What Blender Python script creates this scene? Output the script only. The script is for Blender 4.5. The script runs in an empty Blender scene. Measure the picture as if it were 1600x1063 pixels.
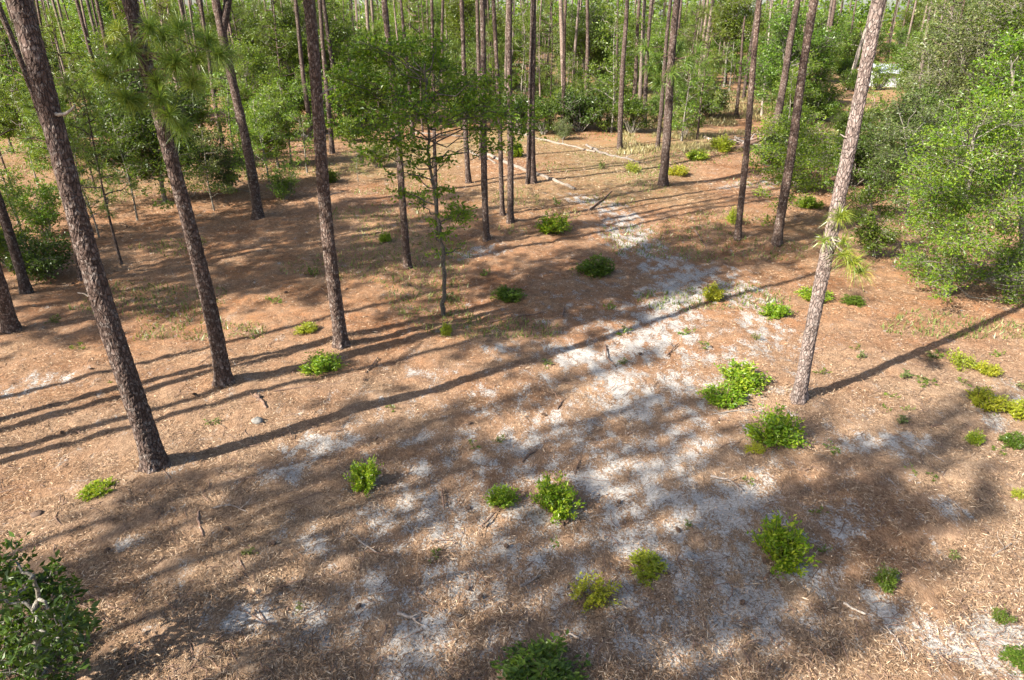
import bpy, math, random
import numpy as np
from mathutils import Vector

# ------------------------------------------------------------------ camera, sky, sun, exposure
SC = bpy.context.scene
CAM_H, PITCH, FPX = 7.0, math.radians(25.2), 1067.0
cam = bpy.data.cameras.new('camera'); camo = bpy.data.objects.new('camera', cam)
SC.collection.objects.link(camo)
cam.sensor_width = 36.0; cam.lens = 36.0 * FPX / 1600.0
cam.clip_start = 0.1; cam.clip_end = 6000
camo.location = (0, 0, CAM_H); camo.rotation_euler = (math.pi/2 - PITCH, 0, 0)
SC.camera = camo

SUN_AZ, SUN_EL = math.radians(33.0), math.radians(37.0)      # heading of the shadows, sun height
ca, sa = math.cos(SUN_AZ), math.sin(SUN_AZ)
world = bpy.data.worlds.new('World'); SC.world = world; world.use_nodes = True
wn = world.node_tree.nodes; wl = world.node_tree.links
sky = wn.new('ShaderNodeTexSky'); sky.sky_type = 'NISHITA'; sky.sun_disc = False
sky.sun_elevation = SUN_EL; sky.sun_rotation = math.atan2(-ca, -sa)
sky.air_density = 1.0; sky.dust_density = 2.0
bg = wn['Background']; bg.inputs[1].default_value = 0.082
wl.new(sky.outputs[0], bg.inputs[0])
sun = bpy.data.lights.new('sun', 'SUN'); sun.energy = 5.0; sun.angle = math.radians(0.53); sun.color = (1.0, 0.93, 0.82)
suno = bpy.data.objects.new('sun', sun); SC.collection.objects.link(suno)
suno.rotation_euler = Vector((ca*math.cos(SUN_EL), sa*math.cos(SUN_EL), -math.sin(SUN_EL))).to_track_quat('-Z', 'Y').to_euler()
suno.location = (-20, -12, 30)
SC.view_settings.view_transform = 'Standard'; SC.view_settings.look = 'None'
SC.view_settings.exposure = 1.78; SC.view_settings.gamma = 1.0
SC.view_settings.use_curve_mapping = False
SC.render.engine = 'CYCLES'
cy = SC.cycles
cy.max_bounces = 6; cy.diffuse_bounces = 3; cy.glossy_bounces = 1; cy.transmission_bounces = 4; cy.transparent_max_bounces = 4
cy.caustics_reflective = False; cy.caustics_refractive = False
cy.use_denoising = True

# ------------------------------------------------------------------ helpers
C = SC.collection
rng = np.random.default_rng(7); random.seed(7)
TAU = math.tau

def hash2(ix, iy, s):
    h = (ix.astype(np.int64)*374761393 + iy.astype(np.int64)*668265263 + s*1442695041) & 0x7fffffff
    h = ((h ^ (h >> 13)) * 1274126177) & 0x7fffffff
    h = (h ^ (h >> 16)) & 0xffffff
    return h / float(0xffffff)

def vnoise(x, y, s=0):
    x = np.asarray(x, float); y = np.asarray(y, float)
    ix, iy = np.floor(x), np.floor(y); fx, fy = x-ix, y-iy
    fx = fx*fx*(3-2*fx); fy = fy*fy*(3-2*fy)
    a, b = hash2(ix, iy, s), hash2(ix+1, iy, s); c, d = hash2(ix, iy+1, s), hash2(ix+1, iy+1, s)
    return (a*(1-fx)+b*fx)*(1-fy) + (c*(1-fx)+d*fx)*fy

MOUNDS = []
def gh(x, y):                                                  # height of the ground
    x = np.asarray(x, float); y = np.asarray(y, float)
    h = 0.22*(vnoise(x/5.5, y/5.5, 3)-.5) + 0.10*(vnoise(x/1.7, y/1.7, 5)-.5)
    for mx, my, w in MOUNDS: h = h + w*.42*np.exp(-((x-mx)**2+(y-my)**2)/(w*2.3)**2)
    return h

def ray(px, py):
    x, y = (px-800)/FPX, (531.5-py)/FPX
    return np.array([x, math.cos(PITCH)+y*math.sin(PITCH), -math.sin(PITCH)+y*math.cos(PITCH)])

def at(px, py):                                                # ground point read off the photograph
    d = ray(px, py); z = 0.0
    for _ in range(3):
        t = (z-CAM_H)/d[2]; p = d*t; z = float(gh(p[0], p[1]))
    return np.array([p[0], p[1], z])

MOUNDS += [(*at(px, py)[:2], w) for px, py, w in ((243, 722, .24), (350, 592, .22), (533, 536, .22), (1248, 618, .22), (637, 416, .18), (760, 374, .18), (797, 347, .2), (1035, 289, .26), (1152, 371, .2), (1213, 380, .24), (403, 339, .25))]

def above(base, px, py):                                       # point over BASE's row of ground (same distance y)
    d = ray(px, py); t = base[1]/d[1]
    return np.array([d[0]*t, base[1], CAM_H+d[2]*t])

def scale_at(p):                                               # metres per photograph pixel at p
    return (p[1]*math.cos(PITCH) - (p[2]-CAM_H)*math.sin(PITCH))/FPX

class MB:
    """collects faces of several materials, then becomes ONE mesh"""
    def __init__(s): s.v = []; s.f = []; s.n = 0
    def add(s, V, F, m=0, smooth=True):
        V = np.asarray(V, float); F = np.asarray(F, int)
        s.v.append(V); s.f.append((F+s.n, m, smooth)); s.n += len(V)
    def mesh(s, name, mats):
        me = bpy.data.meshes.new(name)
        V = np.concatenate(s.v); nl = sum(f.size for f, _, _ in s.f); nf = sum(len(f) for f, _, _ in s.f)
        me.vertices.add(len(V)); me.vertices.foreach_set('co', V.astype(np.float32).ravel())
        me.loops.add(nl); me.loops.foreach_set('vertex_index', np.concatenate([f.ravel() for f, _, _ in s.f]).astype(np.int32))
        tot = np.concatenate([np.full(len(f), f.shape[1]) for f, _, _ in s.f]).astype(np.int32)
        me.polygons.add(nf)
        me.polygons.foreach_set('loop_start', np.concatenate([[0], np.cumsum(tot)[:-1]]).astype(np.int32))
        me.polygons.foreach_set('loop_total', tot)
        me.polygons.foreach_set('material_index', np.concatenate([np.full(len(f), m) for f, m, _ in s.f]).astype(np.int32))
        me.polygons.foreach_set('use_smooth', np.concatenate([np.full(len(f), k) for f, _, k in s.f]).astype(bool))
        for m in mats: me.materials.append(m)
        me.update(calc_edges=True); me.validate()
        return me

def link(name, me, parent=None, loc=None, rot=None, scale=None):
    o = bpy.data.objects.new(name, me); C.objects.link(o)
    if parent is not None: o.parent = parent
    if loc is not None: o.location = loc
    if rot is not None: o.rotation_euler = rot
    if scale is not None: o.scale = scale
    return o

def tag(o, label=None, cat=None, group=None, kind=None):
    if label: o['label'] = label
    if cat: o['category'] = cat
    if group: o['group'] = group
    if kind: o['kind'] = kind
    return o

def thing(name, label, cat, loc, rotz=0, scale=None, group=None):
    o = link(name, None, None, loc, (0, 0, rotz), scale)
    o.empty_display_size = .2
    return tag(o, label, cat, group)

def unit(a): return a/np.maximum(np.linalg.norm(a, axis=-1, keepdims=True), 1e-9)

def tube(mb, P, R, seg=8, m=0, rough=0.0, cap=True):
    P = np.asarray(P, float); R = np.asarray(R, float); n = len(P)
    T = unit(np.gradient(P, axis=0))
    ref = np.array([1, 0, 0]) if abs(T[0][0]) < .8 else np.array([0, 1, 0])
    S = unit(np.cross(T, ref)); U = np.cross(T, S)
    a = np.arange(seg)/seg*TAU
    rad = R[:, None]*(1+rough*(rng.random((n, seg))-.5)*2)
    V = P[:, None, :] + rad[..., None]*(np.cos(a)[None, :, None]*S[:, None, :] + np.sin(a)[None, :, None]*U[:, None, :])
    V = V.reshape(-1, 3)
    i = np.arange(n-1)[:, None]*seg; j = np.arange(seg)[None, :]; k = (j+1) % seg
    F = np.stack([i+j, i+k, i+seg+k, i+seg+j], -1).reshape(-1, 4)
    mb.add(V, F, m)
    if cap:
        for r0, pc in ((0, P[0]), ((n-1)*seg, P[-1])):
            VV = np.vstack([V[r0:r0+seg], pc]); FF = np.stack([np.arange(seg), (np.arange(seg)+1) % seg, np.full(seg, seg)], -1)
            mb.add(VV, FF if r0 else FF[:, ::-1], m, False)

def curve(p0, p1, bow=.15, n=6, wob=.04):
    p0 = np.asarray(p0, float); p1 = np.asarray(p1, float); L = np.linalg.norm(p1-p0)
    t = np.linspace(0, 1, n)[:, None]
    b = rng.normal(size=3); b -= b.dot(p1-p0)*(p1-p0)/max(L*L, 1e-6); b = b/max(np.linalg.norm(b), 1e-6)
    P = p0+(p1-p0)*t + b*bow*L*np.sin(t*math.pi)
    P[1:-1] += rng.normal(size=(n-2, 3))*wob*L
    return P

def leaf_quads(mb, Cn, L, W, m=0, up=.6, out=None, outw=.5):
    n = len(Cn)
    A = rng.normal(size=(n, 3)); A[:, 2] *= .6
    A = unit(A)
    if out is not None: A = unit(A*(1-outw)+unit(out)*outw)
    N = unit(rng.normal(size=(n, 3))*(1-up)+np.array([0, 0, 1.])*up)
    N = unit(N-(N*A).sum(1, keepdims=True)*A); S = np.cross(A, N)
    L = (np.asarray(L)*(.65+.7*rng.random(n)))[:, None]; W = L*W
    b = Cn; l = Cn+A*L*.48+S*W*.5+N*W*.18; r = Cn+A*L*.48-S*W*.5+N*W*.18; t = Cn+A*L-N*L*.10
    V = np.stack([b, l, t, r], 1).reshape(-1, 3)
    F = np.arange(n*4).reshape(n, 4)
    mb.add(V, F, m, False)

def needle_tuft(mb, c, ax, n=60, L=.32, w=.006, m=0, spread=1.0, droop=.25):
    """a brush of long needles round the end of a twig"""
    ax = np.asarray(ax, float); ax = ax/np.linalg.norm(ax)
    D = unit(rng.normal(size=(n, 3))*spread + ax*.75)
    base = np.asarray(c)+ax*((rng.random((n, 1))-.75)*L*.55)
    l = (L*(.7+.4*rng.random(n)))[:, None]
    S = unit(np.cross(D, rng.normal(size=(n, 3))))*w*.5
    mid = base+D*l*.55; tip = base+D*l+np.array([0, 0, -1])*l*droop*(1-np.abs(D[:, 2:3])*.5)
    V = np.stack([base-S*.6, base+S*.6, mid+S, mid-S, tip], 1).reshape(-1, 3)
    i = np.arange(n)[:, None]*5
    mb.add(V, np.concatenate([i, i+1, i+2, i+3], 1), m, False)
    mb.f.append((np.concatenate([i+3, i+2, i+4], 1)+mb.n-len(V), m, False))

# ------------------------------------------------------------------ materials
def mat(name):
    m = bpy.data.materials.new(name); m.use_nodes = True
    nt = m.node_tree; nt.nodes.clear()
    out = nt.nodes.new('ShaderNodeOutputMaterial')
    return m, nt, out
def N(nt, t, **k):
    n = nt.nodes.new(t)
    for a, v in k.items():
        if a.startswith('i_'):
            key = a[2:]; n.inputs[int(key) if key.isdigit() else key].default_value = v
        else: setattr(n, a, v)
    return n
def ramp(nt, src, stops, interp='LINEAR'):
    r = nt.nodes.new('ShaderNodeValToRGB'); r.color_ramp.interpolation = interp
    e = r.color_ramp.elements
    while len(e) < len(stops): e.new(.5)
    for k, (p, c) in enumerate(stops):
        e[k].position = p; e[k].color = (c if hasattr(c, '__len__') else (c, c, c)) + (1,) if hasattr(c, '__len__') else (c, c, c, 1)
    nt.links.new(src, r.inputs[0]); return r.outputs[0]
def mix(nt, f, a, b, mode='MIX'):
    n = nt.nodes.new('ShaderNodeMix'); n.data_type = 'RGBA'; n.blend_type = mode
    for s, v in ((n.inputs[0], f), (n.inputs[6], a), (n.inputs[7], b)):
        if hasattr(v, 'is_linked'): nt.links.new(v, s)
        elif hasattr(v, '__len__'): s.default_value = tuple(v)+(1,)
        else: s.default_value = v
    return n.outputs[2]
def math_(nt, op, a, b=0.0, clamp=False):
    n = nt.nodes.new('ShaderNodeMath'); n.operation = op; n.use_clamp = clamp
    for s, v in zip(n.inputs, (a, b)):
        if hasattr(v, 'is_linked'): nt.links.new(v, s)
        else: s.default_value = v
    return n.outputs[0]
def noise(nt, vec, scale, detail=4, rough=.55):
    n = N(nt, 'ShaderNodeTexNoise'); n.inputs['Scale'].default_value = scale; n.inputs['Detail'].default_value = detail; n.inputs['Roughness'].default_value = rough
    nt.links.new(vec, n.inputs['Vector']); return n.outputs[0]

def leaf_material(name, dark, mid, light, trans=.45, warm=(1.25, 1.15, .45), gloss=.05):
    m, nt, out = mat(name)
    geo = N(nt, 'ShaderNodeNewGeometry'); oi = N(nt, 'ShaderNodeObjectInfo')
    col = ramp(nt, geo.outputs['Random Per Island'], [(0, dark), (.5, mid), (1, light)])
    tone = ramp(nt, oi.outputs['Random'], [(0, (.8, .9, .8)), (.5, (1, 1, 1)), (1, (1.15, 1.05, .9))])
    col = mix(nt, 1.0, col, tone, 'MULTIPLY')
    d = N(nt, 'ShaderNodeBsdfDiffuse'); nt.links.new(col, d.inputs[0])
    t = N(nt, 'ShaderNodeBsdfTranslucent'); tc = mix(nt, 1.0, col, warm, 'MULTIPLY'); nt.links.new(tc, t.inputs[0])
    g = N(nt, 'ShaderNodeBsdfGlossy'); g.inputs['Roughness'].default_value = .38; g.inputs['Color'].default_value = (.8, .85, .8, 1)
    a = N(nt, 'ShaderNodeMixShader'); a.inputs[0].default_value = trans
    nt.links.new(d.outputs[0], a.inputs[1]); nt.links.new(t.outputs[0], a.inputs[2])
    b = N(nt, 'ShaderNodeMixShader'); b.inputs[0].default_value = gloss*.5
    nt.links.new(a.outputs[0], b.inputs[1]); nt.links.new(g.outputs[0], b.inputs[2])
    nt.links.new(b.outputs[0], out.inputs[0])
    return m

def bark_material(name, base, plate, crack, pale, scale=16, zs=.42, bump=.6, pale_amt=.62):
    m, nt, out = mat(name)
    tc = N(nt, 'ShaderNodeTexCoord'); mp = N(nt, 'ShaderNodeMapping'); mp.inputs['Scale'].default_value = (1, 1, zs)
    nt.links.new(tc.outputs['Object'], mp.inputs[0]); v = mp.outputs[0]
    vo = N(nt, 'ShaderNodeTexVoronoi', feature='DISTANCE_TO_EDGE'); vo.inputs['Scale'].default_value = scale
    ns = N(nt, 'ShaderNodeTexNoise'); ns.inputs['Scale'].default_value = 5; nt.links.new(v, ns.inputs['Vector'])
    vv = N(nt, 'ShaderNodeVectorMath', operation='MULTIPLY_ADD'); vv.inputs[1].default_value = (.12, .12, .12)
    nt.links.new(ns.outputs[1], vv.inputs[0]); nt.links.new(v, vv.inputs[2]); nt.links.new(vv.outputs[0], vo.inputs['Vector'])
    vc = N(nt, 'ShaderNodeTexVoronoi'); vc.inputs['Scale'].default_value = scale; nt.links.new(vv.outputs[0], vc.inputs['Vector'])
    sep = N(nt, 'ShaderNodeSeparateColor'); nt.links.new(vc.outputs['Color'], sep.inputs[0])
    col = mix(nt, ramp(nt, sep.outputs[0], [(.2, 0.), (.9, 1.)]), base, plate)
    fl = noise(nt, tc.outputs['Object'], 13, 6, .65)
    col = mix(nt, ramp(nt, fl, [(pale_amt-.06, 0.), (pale_amt+.08, .65)]), col, pale)
    big = noise(nt, tc.outputs['Object'], .9, 3)
    col = mix(nt, 1.0, col, ramp(nt, big, [(.3, (.78, .76, .74)), (.7, (1.18, 1.12, 1.1))]), 'MULTIPLY')
    edge = ramp(nt, vo.outputs[0], [(.0, .35), (.12, 1.)])
    col = mix(nt, edge, crack, col)
    oi = N(nt, 'ShaderNodeObjectInfo')
    col = mix(nt, 1.0, col, ramp(nt, oi.outputs['Random'], [(0, (.8, .8, .82)), (1, (1.2, 1.14, 1.1))]), 'MULTIPLY')
    p = N(nt, 'ShaderNodeBsdfPrincipled'); p.inputs['Roughness'].default_value = .92; p.inputs['Specular IOR Level'].default_value = .15
    nt.links.new(col, p.inputs['Base Color'])
    h = math_(nt, 'ADD', edge, math_(nt, 'MULTIPLY', fl, .8))
    bp = N(nt, 'ShaderNodeBump'); bp.inputs['Strength'].default_value = bump; bp.inputs['Distance'].default_value = .03
    nt.links.new(h, bp.inputs['Height']); nt.links.new(bp.outputs[0], p.inputs['Normal'])
    nt.links.new(p.outputs[0], out.inputs[0])
    return m

M = {}
M['pine_bark'] = bark_material('pine_bark', (.075, .053, .043), (.125, .092, .078), (.025, .018, .016), (.34, .31, .28), 22, .4, .9, .57)
M['sunlit_pine_bark'] = bark_material('sunlit_pine_bark', (.15, .115, .095), (.22, .18, .155), (.06, .045, .038), (.36, .33, .30), 26, .4, .7, .56)  # lighter pine bark: sunlight on the far trunks put into the colour
M['dark_oak_bark'] = bark_material('dark_oak_bark', (.085, .078, .062), (.13, .12, .10), (.035, .03, .026), (.26, .26, .23), 30, .3, .4, .58)
M['sunny_pine_bark'] = bark_material('sunny_pine_bark', (.19, .15, .13), (.27, .22, .195), (.06, .045, .04), (.40, .36, .33), 22, .4, .9, .55)  # right pine's bark, with the sun on its trunk painted into the tone
M['oak_bark'] = bark_material('oak_bark', (.16, .15, .12), (.24, .23, .19), (.06, .055, .045), (.42, .42, .38), 30, .3, .4, .55)
M['pale_bark'] = bark_material('pale_bark', (.30, .27, .23), (.38, .345, .30), (.15, .13, .11), (.46, .43, .38), 22, .2, .4, .55)
M['log_bark'] = bark_material('log_bark', (.17, .15, .125), (.235, .21, .18), (.06, .05, .042), (.36, .335, .30), 18, .3, .6, .54)
M['dead_wood'] = bark_material('dead_wood', (.22, .19, .165), (.30, .27, .235), (.09, .07, .06), (.42, .39, .35), 40, .15, .4, .52)
M['dark_wood'] = bark_material('dark_wood', (.15, .10, .075), (.23, .16, .12), (.05, .035, .03), (.36, .31, .26), 40, .2, .4, .62)
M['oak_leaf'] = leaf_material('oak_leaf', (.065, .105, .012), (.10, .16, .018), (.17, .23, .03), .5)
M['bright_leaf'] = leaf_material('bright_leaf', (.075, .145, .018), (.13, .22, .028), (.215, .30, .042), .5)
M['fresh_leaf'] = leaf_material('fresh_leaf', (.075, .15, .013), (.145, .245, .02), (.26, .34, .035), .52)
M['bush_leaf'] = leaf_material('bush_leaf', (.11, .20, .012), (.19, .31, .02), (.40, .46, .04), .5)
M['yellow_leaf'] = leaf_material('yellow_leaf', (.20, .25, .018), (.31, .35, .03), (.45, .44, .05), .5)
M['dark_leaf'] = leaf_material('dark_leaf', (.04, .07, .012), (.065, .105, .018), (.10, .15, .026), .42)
M['olive_leaf'] = leaf_material('olive_leaf', (.075, .11, .03), (.13, .165, .05), (.21, .22, .09), .4)
M['needle'] = leaf_material('needle', (.075, .12, .018), (.13, .19, .028), (.20, .25, .045), .42, (1.3, 1.15, .5), .08)
M['needle_mid'] = leaf_material('needle_mid', (.10, .18, .03), (.16, .25, .045), (.27, .34, .07), .5, (1.25, 1.2, .6), .08)
M['needle_bright'] = leaf_material('needle_bright', (.13, .20, .02), (.22, .29, .03), (.34, .37, .05), .45, (1.3, 1.15, .5), .12)
M['dry_grass'] = leaf_material('dry_grass', (.20, .17, .08), (.30, .25, .12), (.40, .34, .18), .35, (1.1, 1.05, .8), .05)
M['green_grass'] = leaf_material('green_grass', (.08, .13, .03), (.14, .19, .05), (.24, .25, .09), .4)

def simple(name, col, rough=.6, metal=0.0, var=.15, scale=3):
    m, nt, out = mat(name)
    tc = N(nt, 'ShaderNodeTexCoord'); n = noise(nt, tc.outputs['Object'], scale, 4)
    c = mix(nt, 1.0, col, ramp(nt, n, [(.3, (1-var,)*3), (.7, (1+var,)*3)]), 'MULTIPLY')
    p = N(nt, 'ShaderNodeBsdfPrincipled'); p.inputs['Roughness'].default_value = rough; p.inputs['Metallic'].default_value = metal
    nt.links.new(c, p.inputs['Base Color']); nt.links.new(p.outputs[0], out.inputs[0])
    return m
M['white_wall'] = simple('white_wall', (.68, .70, .72)); M['white_roof'] = simple('white_roof', (.50, .54, .58), .45, 0, .2, 1.2)
M['window_glass'] = simple('window_glass', (.04, .05, .06), .1); M['white_trim'] = simple('white_trim', (.75, .75, .74))
M['cone'] = simple('cone', (.085, .05, .032), .8, 0, .4, 60)
M['stone'] = simple('stone', (.17, .16, .145), .9, 0, .35, 20)

def ground_material():
    m, nt, out = mat('pine_straw_ground')
    geo = N(nt, 'ShaderNodeNewGeometry'); P = geo.outputs['Position']
    at_ = N(nt, 'ShaderNodeAttribute', attribute_name='sand'); sand = at_.outputs['Fac']
    at2 = N(nt, 'ShaderNodeAttribute', attribute_name='mossy'); mossy = at2.outputs['Fac']
    n1 = noise(nt, P, 1.3, 5, .6); n2 = noise(nt, P, 6, 6, .65); n3 = noise(nt, P, 26, 6, .7); n4 = noise(nt, P, 75, 4, .7)
    mp = N(nt, 'ShaderNodeMapping'); mp.inputs['Scale'].default_value = (1, .3, 1); mp.inputs['Rotation'].default_value = (0, 0, .6); nt.links.new(P, mp.inputs[0])
    n5 = noise(nt, mp.outputs[0], 60, 5, .75)
    mp2 = N(nt, 'ShaderNodeMapping'); mp2.inputs['Scale'].default_value = (1, .3, 1); mp2.inputs['Rotation'].default_value = (0, 0, -.9); nt.links.new(P, mp2.inputs[0])
    n6 = noise(nt, mp2.outputs[0], 55, 5, .75)
    s = math_(nt, 'MULTIPLY', n5, n6)
    straw = ramp(nt, s, [(.10, (.10, .066, .045)), (.22, (.24, .158, .102)), (.34, (.40, .285, .19)), (.48, (.56, .44, .315))])
    at3 = N(nt, 'ShaderNodeAttribute', attribute_name='fresh')
    red = math_(nt, 'MULTIPLY', at3.outputs['Fac'], ramp(nt, n1, [(.30, .35), (.62, 1.)]))
    straw = mix(nt, red, straw, mix(nt, 1., straw, (.92, .68, .52), 'MULTIPLY'))
    straw = mix(nt, ramp(nt, n2, [(.50, 0.), (.70, .65)]), straw, (.12, .075, .05))
    nb = noise(nt, P, .45, 4, .6)
    straw = mix(nt, 1., straw, ramp(nt, nb, [(.32, (.82, .72, .64)), (.5, (1, 1, 1)), (.7, (1.18, 1.2, 1.16))]), 'MULTIPLY')
    straw = mix(nt, math_(nt, 'MULTIPLY', ramp(nt, n2, [(.35, 0.), (.62, 1.)]), mossy), straw, (.19, .165, .075))
    sandc = ramp(nt, n3, [(.3, (.20, .18, .16)), (.55, (.37, .35, .325)), (.75, (.50, .48, .45))])
    sandc = mix(nt, ramp(nt, n4, [(.54, 0.), (.66, .8)]), sandc, (.12, .085, .065))
    mp3 = N(nt, 'ShaderNodeMapping'); mp3.inputs['Scale'].default_value = (1, .55, 1); mp3.inputs['Rotation'].default_value = (0, 0, .5); nt.links.new(P, mp3.inputs[0])
    nc = noise(nt, mp3.outputs[0], 3.4, 7, .62)
    f = math_(nt, 'ADD', sand, math_(nt, 'MULTIPLY', math_(nt, 'SUBTRACT', nc, .5), 2.2))
    f = math_(nt, 'ADD', f, math_(nt, 'MULTIPLY', math_(nt, 'SUBTRACT', n3, .5), 1.5))
    f = math_(nt, 'ADD', f, math_(nt, 'MULTIPLY', math_(nt, 'SUBTRACT', n5, .5), 1.2))
    fac = ramp(nt, f, [(.355, 0.), (.575, 1.)])
    col = mix(nt, fac, straw, sandc)
    p = N(nt, 'ShaderNodeBsdfPrincipled'); p.inputs['Roughness'].default_value = .95; p.inputs['Specular IOR Level'].default_value = .1
    nt.links.new(col, p.inputs['Base Color'])
    hh = math_(nt, 'ADD', math_(nt, 'MULTIPLY', s, math_(nt, 'SUBTRACT', 1.2, fac)), math_(nt, 'MULTIPLY', n3, .5))
    bp = N(nt, 'ShaderNodeBump'); bp.inputs['Strength'].default_value = .8; bp.inputs['Distance'].default_value = .05
    nt.links.new(hh, bp.inputs['Height']); nt.links.new(bp.outputs[0], p.inputs['Normal'])
    nt.links.new(p.outputs[0], out.inputs[0])
    return m
M['ground'] = ground_material()

def litter_material():
    m, nt, out = mat('fallen_straw')
    geo = N(nt, 'ShaderNodeNewGeometry')
    col = ramp(nt, geo.outputs['Random Per Island'], [(0, (.05, .033, .024)), (.25, (.12, .078, .05)), (.5, (.225, .138, .083)), (.85, (.39, .27, .17)), (1, (.56, .45, .33))])
    d = N(nt, 'ShaderNodeBsdfDiffuse'); nt.links.new(col, d.inputs[0]); nt.links.new(d.outputs[0], out.inputs[0])
    return m
M['litter'] = litter_material()

# ------------------------------------------------------------------ ground
# bare sand: strokes read off the photograph, kept as ground paths (points, half width in metres, strength)
SAND = [([(905, 310), (945, 322), (975, 340)], .55, .55), ([(970, 350), (1005, 390), (1040, 420), (1075, 440)], .75, .62),
        ([(1200, 285), (1140, 292)], .6, .5), ([(1075, 430), (1060, 460), (1030, 500), (1000, 540)], .75, .85),
        ([(890, 555), (930, 560), (965, 590)], .55, .85), ([(960, 600), (1010, 620), (1075, 600)], .5, .75),
        ([(1000, 545), (1075, 545), (1130, 560)], .55, .5), ([(1120, 430), (1160, 460)], .7, .5),
        ([(1090, 640), (1060, 690), (1120, 700)], .5, .45), ([(980, 615), (1000, 640)], .35, .9),
        ([(820, 690), (870, 655), (905, 660)], .4, .6), ([(835, 640), (870, 655)], .2, .6),
        ([(930, 740), (960, 800), (985, 850)], .42, .85), ([(1010, 740), (1060, 790), (1130, 800), (1165, 780)], .55, .9),
        ([(960, 790), (1040, 830)], .4, .7), ([(980, 905), (1010, 960), (1000, 1010)], .30, .65), ([(1080, 930), (1130, 960), (1070, 1040)], .4, .65),
        ([(1165, 940), (1190, 970), (1215, 950)], .40, .85), ([(1100, 880), (1170, 870)], .3, .8), ([(1230, 900), (1290, 910)], .3, .6),
        ([(1365, 935), (1410, 975), (1500, 1020), (1580, 1050)], .26, .85), ([(1545, 990), (1590, 1000)], .32, .85), ([(1350, 690), (1420, 690)], .38, .7),
        ([(440, 735), (480, 700), (545, 680)], .33, .62), ([(650, 745), (670, 790), (600, 830)], .40, .62), ([(690, 820), (740, 800), (780, 850)], .36, .62),
        ([(480, 830), (510, 850)], .22, .6), ([(570, 930), (640, 950), (660, 1000), (640, 1040)], .42, .75), ([(700, 900), (760, 920)], .36, .6),
        ([(440, 960), (520, 990), (560, 1010)], .3, .55), ([(330, 970), (380, 960)], .2, .5), ([(770, 545), (790, 545)], .22, .65), ([(650, 580), (665, 585)], .22, .5),
        ([(730, 395), (760, 390)], .5, .45), ([(640, 690), (670, 680)], .18, .55), ([(1280, 850), (1330, 800)], .3, .4), ([(1470, 780), (1490, 800)], .18, .6),
        ([(1060, 730), (1010, 700)], .4, .6), ([(790, 780), (820, 830), (760, 870)], .3, .5), ([(1300, 700), (1330, 690)], .25, .55), ([(20, 610), (90, 590)], .35, .5),
        ([(190, 850), (210, 850)], .12, .55), ([(1180, 470), (1200, 540)], .6, .45), ([(1580, 610), (1560, 660)], .3, .4), ([(980, 640), (1100, 660), (1150, 600)], .55, .35)]
def sand_mask(x, y):
    s = np.zeros_like(x)
    for pts, w, k in SAND:
        G = [at(*p)[:2] for p in pts]
        d = np.full(x.shape, 1e9)
        for a, b in zip(G[:-1], G[1:]):
            ab = b-a; t = np.clip(((x-a[0])*ab[0]+(y-a[1])*ab[1])/(ab.dot(ab)+1e-9), 0, 1)
            d = np.minimum(d, np.hypot(x-a[0]-ab[0]*t, y-a[1]-ab[1]*t))
        s = np.maximum(s, (.22+.40*k)*np.clip(1.3-d/w*.58, 0, 1))
    core = np.exp(-((x-1.2)/4.2)**2-((y-8.5)/5)**2)*.40 + np.exp(-((x-3.4)/3)**2-((y-16.5)/4)**2)*.30
    return np.maximum(s, core)
def spread(lo, hi, step, far):
    c = list(np.arange(lo, hi+1e-6, step)); a, b, st = c[0], c[-1], step
    L, R = [], []
    while a > -far or b < far:
        st *= 1.22; a -= st; b += st; L.append(a); R.append(b)
    return np.array(L[::-1]+c+R)
xs = spread(-12, 14, .075, 1800); ys = spread(4.2, 27, .065, 1800)
X, Y = np.meshgrid(xs, ys)
smask = sand_mask(X, Y)
near = np.clip((40-Y)/15, 0, 1)*np.clip((30-np.abs(X))/10, 0, 1)
Z = gh(X, Y) + near*(0.075*(vnoise(X/.35, Y/.35, 11)-.5) + .04*(vnoise(X/.14, Y/.14, 12)-.5)) - .035*np.clip(smask, 0, 1)*near
mb = MB(); nx = len(xs); ny = len(ys)
i = np.arange(ny-1)[:, None]*nx + np.arange(nx-1)[None, :]
mb.add(np.stack([X, Y, Z], -1).reshape(-1, 3), np.stack([i, i+1, i+nx+1, i+nx], -1).reshape(-1, 4))
me = mb.mesh('ground', [M['ground']])
a = me.attributes.new('sand', 'FLOAT', 'POINT'); a.data.foreach_set('value', smask.ravel().astype(np.float32))
fresh = np.clip((Y-9.5)/7, 0, 1)*.75+.25 - .40*np.clip((X-5)/4, 0, 1)*np.clip((17-Y)/4, 0, 1); fresh = np.clip(fresh+(vnoise(X/3, Y/3, 61)-.5)*.5, 0, 1)
a = me.attributes.new('fresh', 'FLOAT', 'POINT'); a.data.foreach_set('value', fresh.ravel().astype(np.float32))
moss = np.clip((vnoise(X/6, Y/6, 21)-.35)*2, 0, 1)*np.clip((Y-16)/20, 0, 1)
a = me.attributes.new('mossy', 'FLOAT', 'POINT'); a.data.foreach_set('value', moss.ravel().astype(np.float32))
tag(link('ground', me), 'reddish pine straw forest floor with patches of bare pale sand', kind='structure')

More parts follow.
